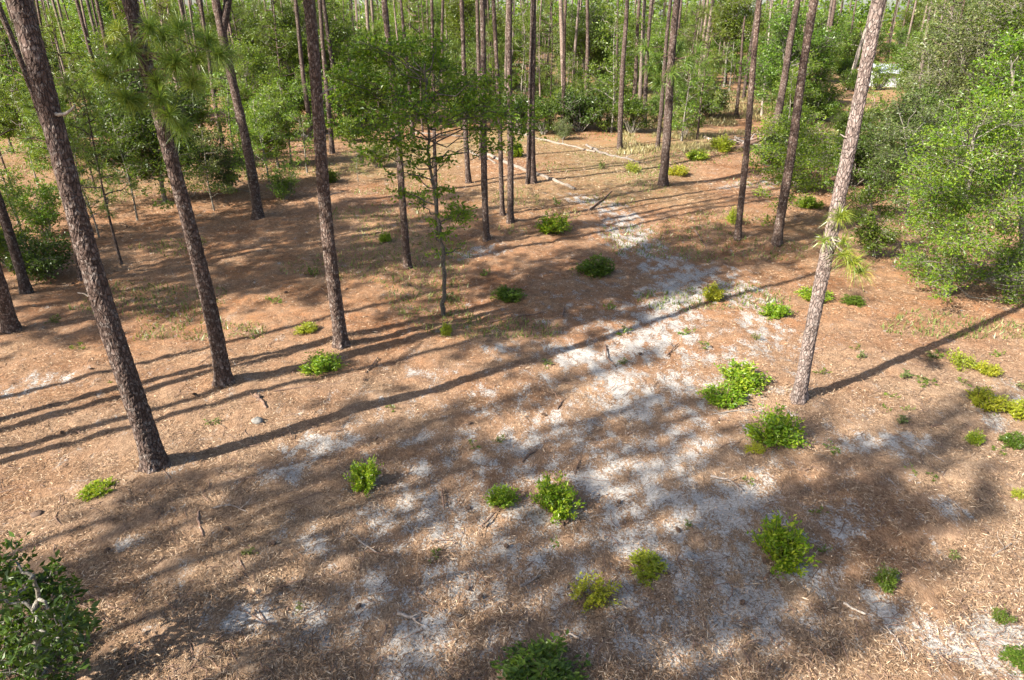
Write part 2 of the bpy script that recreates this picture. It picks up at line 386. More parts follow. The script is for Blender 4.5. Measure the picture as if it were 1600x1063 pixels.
# loose straw and dead leaves lying on it
def litter(n):
    y = 5 + 38*rng.random(n)**2.2; x = (rng.random(n)*2-1)*(y*.72+3)
    q = [(mx+np.cos(t_)*rr*w, my+np.sin(t_)*rr*w) for mx, my, w in MOUNDS for t_, rr in [(rng.random(420)*TAU, 1+1.6*rng.random(420)**1.6)]]
    hx = np.concatenate([a[0] for a in q]); hy = np.concatenate([a[1] for a in q])
    k = (rng.random(n) > np.clip(sand_mask(x, y)*1.3, 0, .80)) & (rng.random(n) < .35+1.1*vnoise(x/.55, y/.4, 51)**1.5+.25*vnoise(x/2, y/2, 52))
    x, y = np.concatenate([x[k], hx]), np.concatenate([y[k], hy]); n = len(x); z = gh(x, y) + .012 + np.where(np.arange(n) >= n-len(hx), .03*rng.random(n), 0)
    chip = rng.random(n) < np.where(np.arange(n) >= n-len(hx), .75, .22)
    g_ = 1+np.maximum(0, y-14)*.04; L = np.where(chip, .012+.016*rng.random(n), .04+.085*rng.random(n))*g_; W = np.where(chip, .005+.007*rng.random(n), .002+.0025*rng.random(n))*g_
    a = rng.random(n)*TAU; D = np.stack([np.cos(a), np.sin(a), rng.normal(size=n)*.22], 1)*L[:, None]*.5
    S = np.stack([-np.sin(a), np.cos(a), rng.normal(size=n)*.5], 1)*W[:, None]
    P = np.stack([x, y, z+np.abs(D[:, 2])], 1)
    V = np.stack([P-D, P-D*.1+S, P+D, P-D*.1-S], 1).reshape(-1, 3)
    m = MB(); m.add(V, np.arange(n*4).reshape(n, 4), 0, False)
    n = 5200; y = 5.2+26*rng.random(n)**1.7; x = (rng.random(n)*2-1)*(y*.72+3); a = rng.random(n)*TAU; l = (.05+.22*rng.random(n)**2.2)
    P = np.stack([x, y], 1); ring = []
    for q in range(4):
        ring.append(np.concatenate([P, (gh(P[:, 0], P[:, 1])+.012+.02*(q in (1, 2)))[:, None]], 1)); P = P+np.stack([np.cos(a), np.sin(a)], 1)*l[:, None]/1.5; a = a+rng.normal(size=n)*.45
    w = (.003+.006*rng.random(n))[:, None]*np.array([1., 1.2, .9, .4])[None]
    R3 = np.stack(ring, 1); S = np.stack([-np.sin(a), np.cos(a), 0*a], 1)[:, None]*w[..., None]; U = np.array([0, 0, 1.])*w[..., None]
    V = np.stack([R3-S, R3+U, R3+S], 2).reshape(-1, 3); b = np.arange(n)[:, None]*12
    F = np.concatenate([b+q*3+np.array([[e, e+3, e+4, e+1]]) for q in range(3) for e in (0, 1)]); m.add(V, F, 1, True)
    return m.mesh('pine_straw', [M['litter'], M['dark_wood']])
tag(link('pine_straw', litter(760000)), 'loose brown pine needles and dead leaves scattered on the ground', 'pine straw', kind='stuff')

# ------------------------------------------------------------------ trunks and crowns
def plate_relief(th, z, r, amp):
    """flaky bark plates as real relief: distance to nearest and second plate centre on the unrolled trunk"""
    circ = TAU*r; H = z.max()-z.min()
    n = int(circ*H/(.055*.11))+4
    sx = rng.random(n)*circ; sz = z.min()+rng.random(n)*H; hh = .5+.5*rng.random(n)
    u = th/TAU*circ; out = np.empty(len(u))
    for s0 in range(0, len(u), 1500):
        uu, zz = u[s0:s0+1500, None], z[s0:s0+1500, None]
        du = np.abs(uu-sx[None]); du = np.minimum(du, circ-du)
        d = du*du/.055**2 + (zz-sz[None])**2/.11**2
        ix = np.argpartition(d, 1, axis=1)[:, :2]
        dd = np.sqrt(np.take_along_axis(d, ix, 1)); o = np.argsort(dd, 1); dd = np.take_along_axis(dd, o, 1); ix = np.take_along_axis(ix, o, 1)
        out[s0:s0+1500] = amp*np.clip((dd[:, 1]-dd[:, 0])*3.5, 0, 1)*hh[ix[:, 0]]
    return out

def trunk_mesh(axis, r0, r1, H, detail=0, flare=.35, name='trunk', material='pine_bark'):
    """axis(t in metres) -> local xyz; detail 2 has bark plates as relief"""
    step, seg = ((.6, 8), (.22, 14), (.045, 40))[detail]
    lo = min(H, 10.5)
    zs = np.arange(-.15, lo, step); 
    if H > lo: zs = np.concatenate([zs, np.arange(lo, H, .5)])
    zs = np.append(zs, H)
    P = np.array([axis(z) for z in zs])
    t = np.clip(zs/H, 0, 1)
    R = r0+(r1-r0)*t**.85; R = R*(1+flare*np.exp(-np.maximum(zs, 0)/.22)) 
    m = MB(); n = len(zs)
    a = np.arange(seg)/seg*TAU
    T, Zg = np.meshgrid(a, zs)
    rad = R[:, None]*np.ones_like(T)
    rad *= 1+.05*np.sin(T*2+Zg*.7)+.03*np.sin(T*3-Zg*1.3+1) + flare*.30*np.exp(-np.maximum(Zg, 0)/.15)*np.sin(T*5+2)
    if detail == 2:
        k = Zg[:, 0] < lo
        rel = np.zeros_like(T); sub = (T[k].ravel(), Zg[k].ravel())
        rel[k] = plate_relief(sub[0], sub[1], r0, .014).reshape(-1, seg)
        rad += rel-.007 + (rng.random(T.shape)-.5)*.006
    elif detail == 1: rad += (rng.random(T.shape)-.5)*r0*.16
    else: rad += (rng.random(T.shape)-.5)*r0*.12
    V = np.stack([P[:, None, 0]+rad*np.cos(T), P[:, None, 1]+rad*np.sin(T), P[:, None, 2]*np.ones_like(T)], -1).reshape(-1, 3)
    i = np.arange(n-1)[:, None]*seg; j = np.arange(seg)[None]; kk = (j+1) % seg
    m.add(V, np.stack([i+j, i+kk, i+seg+kk, i+seg+j], -1).reshape(-1, 4), 0, detail != 2)
    return m.mesh(name, [M[material]])

def pine_crown(z0, z1, rad, n_br, tuft_n=36, L=.34, w=.016, per=5, material='needle'):
    m = MB()
    for k in range(n_br):
        t = (k+rng.random())/n_br; z = z0+(z1-z0)*t; a = k*2.4+rng.normal()*.4
        r = rad*(1.05-t*.75)*(.55+.6*rng.random())
        tip = np.array([math.cos(a)*r, math.sin(a)*r, z+r*(.05+.45*t)+rng.normal()*.15])
        p0 = np.array([0, 0, z]); Pc = curve(p0, tip, .10, 6, .03)
        tube(m, Pc, np.linspace(.05, .014, 6)*(rad/2.5), 5, 0)
        for q in range(per):
            s = .45+.55*(q+rng.random()*.6)/per
            b = p0+(tip-p0)*s + np.array([0, 0, 1])*0
            off = rng.normal(size=3)*np.array([.38, .38, .25])*(rad/2.5); e = b+off
            tube(m, np.array([b, (b+e)/2+[0, 0, -.03], e]), [.014, .011, .008], 4, 0, cap=False)
            needle_tuft(m, e, off+np.array([math.cos(a), math.sin(a), .7])*.3, tuft_n, L, w, 1)
        needle_tuft(m, tip, tip-p0+np.array([0, 0, .6]), tuft_n, L, w, 1)
    for q in range(5): needle_tuft(m, (rng.normal()*.2, rng.normal()*.2, z1+rng.random()*.4), (0, 0, 1), tuft_n, L, w, 1)
    return m.mesh('crown', [M['pine_bark'], M[material]])

def leafy(centres, root_fn, radii, per, L, W, leaf, bark, r_limb=.05, flat=.7, twig=True, name='crown', up=.32):
    """limbs from the trunk to each clump centre, twigs inside, leaves round the twigs"""
    m = MB()
    for c, cr in zip(centres, radii):
        c = np.asarray(c, float); p0 = root_fn(c)
        Pc = curve(p0, c, .12, 7, .035); tube(m, Pc, np.linspace(r_limb, r_limb*.28, 7), 5, 0, cap=False)
        nt_ = max(5, int(per*cr*cr/14)) if twig else 4
        k = int(per*cr*cr); pts = []; outs = []
        for q in range(nt_):
            d = rng.normal(size=3)*np.array([1, 1, flat]); d = d/np.linalg.norm(d)
            s = Pc[rng.integers(3, 7)]; e = c+d*cr*np.array([1, 1, flat])*(.55+.6*rng.random())
            tw = curve(s, e, .1, 4, .03)
            if twig: tube(m, tw, np.linspace(r_limb*.25, .004, 4), 3, 0, cap=False)
            nn = max(1, k//nt_); tt = .30+.78*rng.random(nn)**.75
            spread_ = cr*.17
            base = s+(e-s)*tt[:, None]+rng.normal(size=(nn, 3))*spread_*np.array([1, 1, .7])
            pts.append(base); outs.append(np.tile(d, (nn, 1))+rng.normal(size=(nn, 3))*.8)
        leaf_quads(m, np.concatenate(pts), L, W, 1, up, np.concatenate(outs), .45)
    return m.mesh(name, [M[bark], M[leaf]])

def blob_centres(n, cx, cy, cz, rx, ry, rz, shell=.55):
    out = []
    while len(out) < n:
        d = rng.normal(size=3); d /= np.linalg.norm(d)
        r = shell+(1-shell)*rng.random()
        p = np.array([cx+d[0]*rx*r, cy+d[1]*ry*r, cz+d[2]*rz*r])
        if len(out) < 3 or min(np.linalg.norm((p-q)/[rx, ry, rz]) for q in out) > .9/len(out)**.45 or rng.random() < .08: out.append(p)
    return out

# ---- background prototypes (mesh data shared by the copies)
def oak_proto(h, r, leaf, bark='oak_bark', n=32, per=640, L=.15, low=.10, lean=.0, r0=.11):
    a = rng.random()*TAU
    ax = lambda z: np.array([math.sin(z*.6+a)*.12*min(z, 2)*.5+lean*z, math.cos(z*.5+a)*.10*min(z, 2)*.5, z])
    tr = trunk_mesh(ax, r0, r0*.25, h*.85, 0, .4, 'trunk', bark)
    cs = blob_centres(n, lean*h*.6, 0, h*(low+1)/2, r*.8, r*.8, h*(1-low)/2*.88)
    rad = [r*(.26+.20*rng.random()) for _ in cs]
    root = lambda c: np.array(ax(max(.3, min(h*.8, c[2]*.62))))
    return tr, leafy(cs, root, rad, per/(r*r)*6.5, L, .55, leaf, bark, r0*.38)
OAKS = [oak_proto(6.5, 2.4, 'oak_leaf'), oak_proto(8.5, 3.0, 'bright_leaf', n=30), oak_proto(7.5, 2.6, 'bright_leaf'),
        oak_proto(10, 3.6, 'olive_leaf', n=34, L=.14), oak_proto(7.0, 2.8, 'dark_leaf'), oak_proto(9.5, 3.2, 'oak_leaf', n=30, low=.32), oak_proto(8, 3.0, 'bright_leaf', n=24)]
def shrub_proto(h, r, leaf, n=16, per=640, L=.10):
    m = MB(); cs = blob_centres(n, 0, 0, h*.55, r*.75, r*.75, h*.42, .5)
    root = lambda c: np.array([c[0]*.12, c[1]*.12, 0.0])
    rad = [r*(.30+.22*rng.random()) for _ in cs]
    st = MB()
    for q in range(5):
        e = cs[q % len(cs)]; tube(st, curve((rng.normal()*.05, rng.normal()*.05, -.05), np.array(e)*.8, .1, 6), np.linspace(.035, .012, 6), 6)
    return st.mesh('stem', [M['oak_bark']]), leafy(cs, root, rad, per/(r*r)*2.2, L, .55, leaf, 'oak_bark', .02, name='foliage')
SHRUBS = [shrub_proto(1.9, 1.2, 'oak_leaf'), shrub_proto(2.3, 1.3, 'bright_leaf'), shrub_proto(1.5, 1.2, 'dark_leaf'), shrub_proto(2.6, 1.4, 'olive_leaf'), shrub_proto(1.8, 1.1, 'bright_leaf')]
def sapling_proto(h, r, leaf, n=17, per=720, L=.10):
    a = rng.random()*TAU
    ax = lambda z: np.array([math.sin(z*.9+a)*.10*min(z, 3)*.5, math.cos(z*.7+a)*.10*min(z, 3)*.5, z])
    tr = trunk_mesh(ax, .045, .012, h*.95, 0, .4, 'trunk', 'oak_bark')
    cs = []
    for k in range(n):
        z = h*(.25+.75*(k+rng.random())/n); q = r*(.35+.75*rng.random())*(1.15-.6*z/h); b = k*2.4+rng.normal()*.5
        cs.append(np.array([math.cos(b)*q, math.sin(b)*q, z]))
    rad = [r*(.24+.22*rng.random()) for _ in cs]
    return tr, leafy(cs, lambda c: np.array(ax(max(.2, c[2]-.35))), rad, per, L, .5, leaf, 'oak_bark', .014)
SAPS = [sapling_proto(4.0, 1.15, 'bright_leaf'), sapling_proto(5.0, 1.3, 'oak_leaf', 18), sapling_proto(3.0, 1.0, 'bright_leaf', 12), sapling_proto(4.5, 1.2, 'olive_leaf', 16), sapling_proto(3.6, 1.2, 'bright_leaf', 12)]
def young_proto(h, r):
    a = rng.random()*TAU
    ax = lambda z: np.array([math.sin(z*.5+a)*.07*z*.3, math.cos(z*.4+a)*.07*z*.3, z])
    return trunk_mesh(ax, .06, .02, h, 0, .3), pine_crown(h*.35, h, r, 17, 34, .34, .014, 3)
YOUNG = [young_proto(6.5, 1.5), young_proto(8.5, 1.9), young_proto(5.0, 1.3)]
SHADY = [pine_crown(10.5, 18, 3.0, 26, 50, .38, .024, 6), pine_crown(12, 20, 3.3, 28, 50, .38, .024, 6), pine_crown(10, 17, 2.8, 24, 50, .38, .024, 6)]
CROWNS = [pine_crown(12, 18, 2.3, 14, 30, .34, .016, 4), pine_crown(13.5, 20, 2.5, 15, 30, .34, .016, 4), pine_crown(11.5, 17, 2.0, 13, 30, .34, .016, 4)]
def straight(w, a): return lambda z: np.array([math.sin(z*.35+a)*w-math.sin(a)*w, math.cos(z*.28+a)*w-math.cos(a)*w, z])
PINES = [trunk_mesh(straight(.10, 1), .16, .06, 18, 0, .3, 'trunk', 'sunlit_pine_bark'), trunk_mesh(straight(.14, 3), .13, .05, 20, 0, .3, 'trunk', 'pine_bark'), trunk_mesh(straight(.17, 5), .09, .035, 17, 0, .3, 'trunk', 'sunlit_pine_bark')]

# ------------------------------------------------------------------ pines in view, one by one
SKEW = {}
def pine(bx, by, tx, ty, wpx, label, group=None, H=None, detail=1, mid=None, crown=True, bark='pine_bark'):
    b = at(bx, by); tp = above(b, tx, ty)
    H = H or 17.5+3*rng.random()
    r = .5*wpx*scale_at(b)*.82
    sl = (tp-b)/(tp[2]-b[2]); sl[2] = 0
    bow = 0.0
    if mid:
        q = above(b, *mid); f_ = (q[2]-b[2]); lin = b[0]+sl[0]*f_
        z1 = tp[2]-b[2]; bow = (q[0]-lin)/(f_*(z1-f_)) if 0 < f_ < z1 else 0
    z1 = tp[2]-b[2]; ph = rng.random()*TAU
    def ax(z):
        zz = min(z, z1*1.15); e = z-zz
        x = sl[0]*zz + bow*zz*(z1-zz) + (sl[0]+bow*(z1-2*z1*1.15))*e*.5
        return np.array([x+math.sin(z*.8+ph)*r*.22-math.sin(ph)*r*.22, math.sin(z*.6+ph)*r*.2-math.sin(ph)*r*.2, z])
    t = thing('pine_tree', label, 'pine tree', b, 0, None, group)
    link('trunk', trunk_mesh(ax, r, r*.45, H, detail, .42, 'trunk', bark), t)
    if crown:
        k = int(rng.integers(3)); cz = (18, 20, 17)[k]
        o = link('crown', CROWNS[k], t); s = H/cz; top = ax(H*.82)
        o.scale = (s*.95, s*.95, s); o.rotation_euler = (0, 0, rng.random()*TAU)
        o.location = (top[0], top[1], 0)
    return t, ax, r, b
def stub(t, ax, z, d, L, r, bark='dead_wood', n=6, bow=.15, label=None):
    m = MB(); p0 = np.array(ax(z)); d = np.array(d, float); d /= np.linalg.norm(d)
    tube(m, curve(p0, p0+d*L, bow, n, .03), np.linspace(r, r*.35, n), 6, 0, .15)
    o = link('branch', m.mesh('branch', [M[bark]]), t)
    if label: o['label'] = label
    return o

p1 = pine(243, 727, 33, 0, 38, 'thick flaky-barked pine at far left, nearest trunk, casting a long straight shadow', detail=2, mid=(150, 400))
stub(p1[0], p1[1], 5.75, (1, -.25, .25), .45, .035, 'pale_bark', label='short pale broken branch')
stub(p1[0], p1[1], 2.95, (-1, .1, .55), .42, .022, label='bent grey dead branch')
stub(p1[0], p1[1], 4.3, (.8, .3, .2), .25, .015)
p2 = pine(350, 597, 200, -20, 27, 'tall pine whose upper trunk is hidden by long green needle tufts', detail=2, mid=(275, 265))
p3 = pine(533, 540, 483, 0, 24, 'dark straight pine with a small green bush at its foot', detail=2)
stub(p3[0], p3[1], 5.5, (1, -.2, .55), .42, .028); stub(p3[0], p3[1], 3.5, (.9, -.3, .3), .55, .018); stub(p3[0], p3[1], 4.8, (1, .3, .1), .2, .02)
p4 = pine(403, 340, 338, 0, 18, 'pine with split upper trunk behind the dark straight pine', mid=(380, 200))
m = MB(); q0 = np.array(p4[1](6.6)); tube(m, curve(q0, q0+np.array([.9, .2, 3.6]), .06, 8, .01), np.linspace(.14, .09, 8), 10, 0, .05)
link('branch', m.mesh('branch', [M['pine_bark']]), p4[0])
pine(18, 516, -80, 110, 25, 'pine cut by the left edge, lower of the two short trunks there')
pine(42, 458, -60, 130, 17, 'pine at the left edge, upper of the two short trunks there')
p7 = pine(128, 437, 2, 20, 11.5, 'slim dark pine seen just left of the thick flaky-barked pine', mid=(80, 240))
stub(p7[0], p7[1], 3.9, (-1, 0, .15), .9, .02, 'dark_wood'); stub(p7[0], p7[1], 5.6, (-1, .1, .6), .6, .018, 'dark_wood')
p8 = pine(637, 418, 600, 0, 13, 'slim pine whose middle is hidden by the small oak leaves')
pine(684, 375, 676, 60, 7, 'very slim pale pine directly behind the small oak stem')
pine(760, 376, 753, 0, 12, 'pine left of the pair of close trunks in the middle')
pine(785, 337, 771, 0, 9, 'left trunk of the close pair in the middle')
pine(797, 349, 797, 0, 12, 'right trunk of the close pair in the middle')
pine(732, 286, 721, 0, 10, 'slim pine behind and left of the middle pines, beside a pale log end')
pine(752, 250, 746, 0, 8, 'thin pine behind the middle pines near the fallen log')
pine(832, 286, 833, 0, 14, 'pine standing where the pale fallen log meets its foot')
pine(823, 288, 829, 100, 5, 'very thin stem leaning on the pine by the fallen log')
pine(968, 233, 980, 0, 10, 'dark pine behind the tip of the two pale fallen logs')
pine(987, 205, 999, 0, 8, 'slim reddish pine right of the dark pine behind the logs')
p9 = pine(1035, 291, 1058, 0, 16, 'stout pine right of the fallen logs, alone in the open', detail=1)
pine(1027, 232, 1046, 20, 8, 'thin pine half hidden behind the stout lone pine')
pine(1152, 373, 1187, 0, 12, 'slim dark pine left of the brush pile, sand at its foot', detail=1)
pine(1213, 382, 1273, 0, 17, 'stout pine with leafy shrub round its middle, right of slim dark pine', mid=(1237, 220))
pine(1203, 240, 1247, 0, 14, 'leaning dark pine just left of the stout shrub-wrapped pine')
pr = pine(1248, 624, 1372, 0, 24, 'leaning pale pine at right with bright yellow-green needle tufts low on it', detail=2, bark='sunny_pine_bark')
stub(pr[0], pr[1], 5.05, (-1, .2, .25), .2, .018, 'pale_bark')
pine(878, 206, 884, 0, 7, 'pine with sunlit upper trunk, left of the sunlit pair behind the logs')
pine(916, 174, 918, 0, 8, 'pine with pale sunlit middle, right of the sunlit pair behind the logs')
pine(178, 204, 120, 0, 8, 'thin sunlit pine between the two big left pines')
pine(350, 242, 322, 60, 8, 'thin sunlit pine behind the needle-covered pine')
pine(393, 200, 350, 0, 6, 'thin pale pine beside the split pine')
pine(519, 240, 505, 60, 9, 'dark slim pine just right of the straight dark pine')
pine(487, 215, 462, 0, 9, 'slim pine close behind the straight dark pine, left side')
pine(1190, 182, 1203, 30, 5, 'thin white bare trunk right of the slim dark pine', crown=False, H=10, bark='pale_bark')
pine(1133, 130, 1142, 0, 6, 'thin grey pine in the far bright woods beyond the brush pile')
pine(1285, 132, 1304, 0, 8, 'thin pale pine between the leaning pines and the white dead tree')
pine(1150, 182, 1160, 68, 7, 'broken pine snag with no top in the far clearing', crown=False, H=7.2)
pine(1162, 155, 1184, 0, 7, 'pale leaning pine beside the broken snag')
dead = pine(1325, 140, 1367, 0, 8, 'white bare dead tree leaning behind the pale right pine', crown=False, H=14, bark='pale_bark')
stub(dead[0], dead[1], 5.2, (-1, 0, .7), 1.6, .05, 'pale_bark', bow=.25); stub(dead[0], dead[1], 6.4, (1, 0, 1.2), 1.8, .05, 'pale_bark', bow=.2); stub(dead[0], dead[1], 4.2, (-1, .3, .3), 1.0, .04, 'pale_bark')

# long needle tufts hanging in front of the second pine, and on the right pine
def tuft_branch(t, ax, z, tips, base_r=.02, n=230, L=.36, w=.009, material='needle_mid', bark='dark_wood'):
    m = MB(); p0 = np.array(ax(z))
    for e in tips:
        e = np.asarray(e, float); Pc = curve(p0, e, .10, 7, .02); tube(m, Pc, np.linspace(base_r, .007, 7), 5, 0, cap=False)
        needle_tuft(m, e, (Pc[-1]-Pc[-3])/np.linalg.norm(Pc[-1]-Pc[-3])*.6+np.array([0, 0, .5]), n, L, w, 1, .8, .35)
    return link('needle_branch', m.mesh('needle_branch', [M[bark], M[material]]), t)
def rel(t_b, px, py, dy): return above(np.array([0, t_b[1]+dy, 0]), px, py)-t_b
B2 = p2[3]
tufts2 = [(185, 92), (205, 78), (255, 60), (262, 95), (325, 65), (275, 100), (245, 130), (265, 180), (198, 155), (212, 160), (285, 200), (250, 155), (305, 95), (165, 120), (300, 130), (235, 45), (280, 45), (345, 85)]
for g_ in range(0, len(tufts2), 3):
    tips = [rel(B2, px, py, -.55-.6*rng.random()) for px, py in tufts2[g_:g_+3]]
    tuft_branch(p2[0], p2[1], min(7.6, max(4.6, float(np.mean([e[2] for e in tips])))), tips)
BR = pr[3]
tuft_branch(pr[0], pr[1], 3.75, [rel(BR, 1313, 338, -.35)], n=170, L=.34, w=.008, material='needle_bright', bark='pale_bark')
tuft_branch(pr[0], pr[1], 3.35, [rel(BR, 1288, 376, -.45), rel(BR, 1318, 378, -.4)], n=90, L=.26, w=.008, material='needle_bright', bark='pale_bark')
tuft_branch(pr[0], pr[1], 3.4, [rel(BR, 1332, 410, -.5), rel(BR, 1343, 425, -.4), rel(BR, 1318, 398, -.4)], n=130, L=.34, w=.008, material='needle_bright', bark='pale_bark')

for g_ in ([(1010, 75), (1030, 92), (1015, 105)], [(1062, 75), (1090, 80), (1075, 95)], [(1050, 115), (1030, 130), (1100, 100), (1060, 125)]):
    tuft_branch(p9[0], p9[1], 5.2+.5*rng.random(), [rel(p9[3], px, py, rng.normal()*.5-.5) for px, py in g_], n=90, L=.55, w=.02)
# ------------------------------------------------------------------ small oaks and shrubs placed from the photograph
def hero_tree(bx, by, stem_px, clumps, label, leaf, r0, name='oak_tree', cat='oak tree', per=420, L=.085, bark='oak_bark', depth=.8, group=None, limb=.03):
    b = at(bx, by); P = [np.array([0, 0, -.08])]+[above(b, *q)-b for q in stem_px]
    t = thing(name, label, cat, b, 0, None, group)
    Q = []
    for a_, c_ in zip(P[:-1], P[1:]):
        for s in np.linspace(0, 1, 6)[:-1]: Q.append(a_+(c_-a_)*s)
    Q.append(P[-1]); Q = np.array(Q); Q[2:-1] += rng.normal(size=(len(Q)-3, 3))*.018
    m = MB(); tube(m, Q, np.linspace(r0, r0*.35, len(Q)), 10, 0, .08)
    link('trunk', m.mesh('trunk', [M[bark]]), t)
    cs, rad = [], []
    for (px, py, w) in clumps:
        dy = (rng.random()*2-1)*depth; bb = np.array([b[0], b[1]+dy, b[2]]); q = above(bb, px, py)-b
        q[1] = dy; cs.append(q); rad.append((.40+.32*rng.random())*w*scale_at(q+b))
    def root(c):
        ok = Q[Q[:, 2] < c[2]*.9+.1]; ok = ok if len(ok) else Q[:2]
        return ok[np.argmin(np.linalg.norm(ok-c, axis=1))]
    link('crown', leafy(cs, root, rad, per, L, .5, leaf, bark, limb), t)
    return t
hero_tree(692, 492, [(694, 440), (692, 390), (680, 320), (672, 250), (668, 170), (664, 100)],
    [(545, 110, 60), (575, 85, 60), (610, 70, 70), (530, 150, 50), (560, 145, 70), (595, 120, 75), (640, 110, 70), (670, 90, 60), (625, 150, 70), (590, 180, 60), (650, 175, 60), (610, 215, 70), (640, 235, 60),
     (690, 140, 60), (700, 105, 50), (720, 150, 55), (745, 165, 60), (770, 150, 65), (790, 180, 70), (755, 195, 60), (815, 175, 55), (825, 205, 45), (735, 130, 50), (775, 120, 45), (690, 195, 45), (660, 255, 40), (700, 245, 35),
     (715, 335, 42), (725, 330, 30), (692, 365, 38), (675, 345, 28), (700, 395, 22), (680, 395, 22), (645, 270, 34), (720, 385, 14), (600, 275, 26), (620, 300, 34), (655, 305, 36), (690, 290, 36), (580, 235, 40), (555, 205, 40), (520, 190, 36), (540, 75, 44), (640, 70, 44), (520, 120, 40), (700, 170, 40), (760, 230, 34), (800, 225, 36), (680, 60, 40)],
    'slender leaning oak in the clearing with a thin crooked stem and airy crown', 'fresh_leaf', .062, per=1200, L=.10, depth=1.1, bark='dark_oak_bark', limb=.02)
hero_tree(1478, 462, [(1490, 420), (1500, 380), (1505, 330), (1515, 280), (1520, 220)],
    [(1440, 400, 70), (1470, 430, 60), (1430, 360, 60), (1460, 350, 80), (1500, 370, 80), (1540, 390, 80), (1500, 310, 90), (1550, 330, 90), (1590, 350, 80), (1450, 290, 70), (1480, 250, 80), (1530, 260, 90), (1570, 280, 80),
     (1510, 210, 80), (1555, 220, 80), (1590, 230, 70), (1470, 215, 50), (1600, 300, 80), (1560, 420, 60), (1510, 430, 50), (1440, 330, 60), (1600, 190, 70), (1430, 260, 50), (1585, 395, 60), (1495, 405, 60), (1490, 290, 70), (1515, 350, 70), (1505, 250, 70), (1480, 380, 60), (1475, 320, 70), (1420, 395, 50), (1535, 300, 70), (1450, 440, 46), (1425, 300, 50), (1585, 150, 60), (1540, 170, 60), (1610, 430, 80), (1590, 460, 60), (1565, 190, 40), (1415, 345, 36), (1440, 225, 34), (1408, 410, 30), (1475, 458, 40)],
    'big rounded bright green oak at right edge with leaves down to the ground', 'fresh_leaf', .10, per=1450, L=.078, depth=2.3, limb=.018)
hero_tree(1368, 402, [(1368, 370), (1362, 320), (1358, 290)],
    [(1340, 310, 45), (1370, 300, 50), (1385, 330, 45), (1350, 340, 45), (1375, 360, 45), (1345, 370, 35), (1390, 375, 30), (1330, 340, 30), (1362, 385, 34)],
    'green shrub just right of the pale leaning pine trunk', 'oak_leaf', .04, 'shrub', 'shrub', 3200, .08, depth=.6, limb=.014)
hero_tree(1222, 352, [(1226, 320), (1232, 260), (1238, 200)],
    [(1200, 200, 44), (1225, 190, 44), (1260, 205, 50), (1290, 215, 40), (1205, 235, 44), (1240, 240, 55), (1275, 250, 50), (1300, 250, 34), (1195, 265, 38), (1225, 275, 48), (1260, 285, 44), (1190, 300, 32), (1215, 320, 34), (1245, 310, 34), (1180, 250, 26), (1205, 345, 22)],
    'small leafy oak wrapped round the middle of the stout right pine', 'fresh_leaf', .04, per=1300, L=.085, depth=.9, limb=.014)
hero_tree(1600, 430, [(1598, 380), (1592, 280), (1585, 180), (1580, 110)],
    [(1560, 130, 60), (1600, 120, 70), (1580, 80, 60), (1540, 100, 50), (1610, 180, 70), (1570, 170, 50), (1545, 205, 44), (1600, 240, 70), (1615, 300, 70), (1570, 60, 50), (1610, 60, 60), (1525, 150, 40)],
    'tall loose bright oak at the right edge, rising behind the big rounded oak', 'fresh_leaf', .10, per=1200, L=.09, depth=1.2, limb=.02)
hero_tree(1418, 352, [(1420, 310), (1418, 250), (1412, 200)],
    [(1395, 210, 46), (1425, 200, 46), (1450, 215, 40), (1380, 240, 40), (1410, 250, 50), (1445, 255, 46), (1390, 280, 44), (1425, 290, 46), (1460, 180, 44), (1405, 170, 44), (1435, 150, 40), (1400, 315, 34), (1375, 180, 36), (1460, 285, 36)],
    'olive oak with pale twigs between pale leaning pine and big rounded oak', 'olive_leaf', .06, per=1600, L=.085, depth=1.2, limb=.016)
hero_tree(60, 1080, [(58, 1010), (55, 960), (52, 900)],
    [(20, 870, 60), (30, 920, 90), (60, 960, 100), (100, 985, 70), (20, 990, 90), (70, 1020, 90), (115, 960, 50), (20, 1050, 90), (90, 1045, 70), (55, 905, 70), (10, 940, 70), (-40, 1000, 120), (-50, 920, 110), (130, 1000, 34), (95, 930, 46)],
    'dark green leafy oak sapling in the bottom left corner', 'dark_leaf', .05, 'oak_sapling', 'oak sapling', 2200, .085, depth=.7, limb=.02)

def copy_proto(pair, name, parts, label, cat, loc, s, group=None, sz=None):
    t = thing(name, label, cat, loc, rng.random()*TAU, (s, s, s*(sz or 1)), group)
    for me_, pn in zip(pair, parts): link(pn, me_, t)
    return t
def oak_at(px, py, h, k, label, group=None):
    base = (6.5, 8.5, 7.5, 10, 7.0, 9.5, 8)[k]
    return copy_proto(OAKS[k], 'oak_tree', ('trunk', 'crown'), label, 'oak tree', at(px, py)-[0, 0, .05], h/base, group)
def sap_at(px, py, h, k, label, group=None):
    return copy_proto(SAPS[k], 'oak_sapling', ('trunk', 'crown'), label, 'oak sapling', at(px, py)-[0, 0, .05], h/(4, 5, 3, 4.5, 3.6)[k], group)
def shrub_at(px, py, h, k, label, group=None):
    base = (1.9, 2.3, 1.5, 2.6, 1.8)[k]
    return copy_proto(SHRUBS[k], 'shrub', ('stem', 'foliage'), label, 'shrub', at(px, py)-[0, 0, .05], h/base, group)
def young_at(px, py, h, k, label, group=None):
    return copy_proto(YOUNG[k], 'young_pine', ('trunk', 'crown'), label, 'young pine', at(px, py)-[0, 0, .05], h/(6.5, 8.5, 5)[k], group)

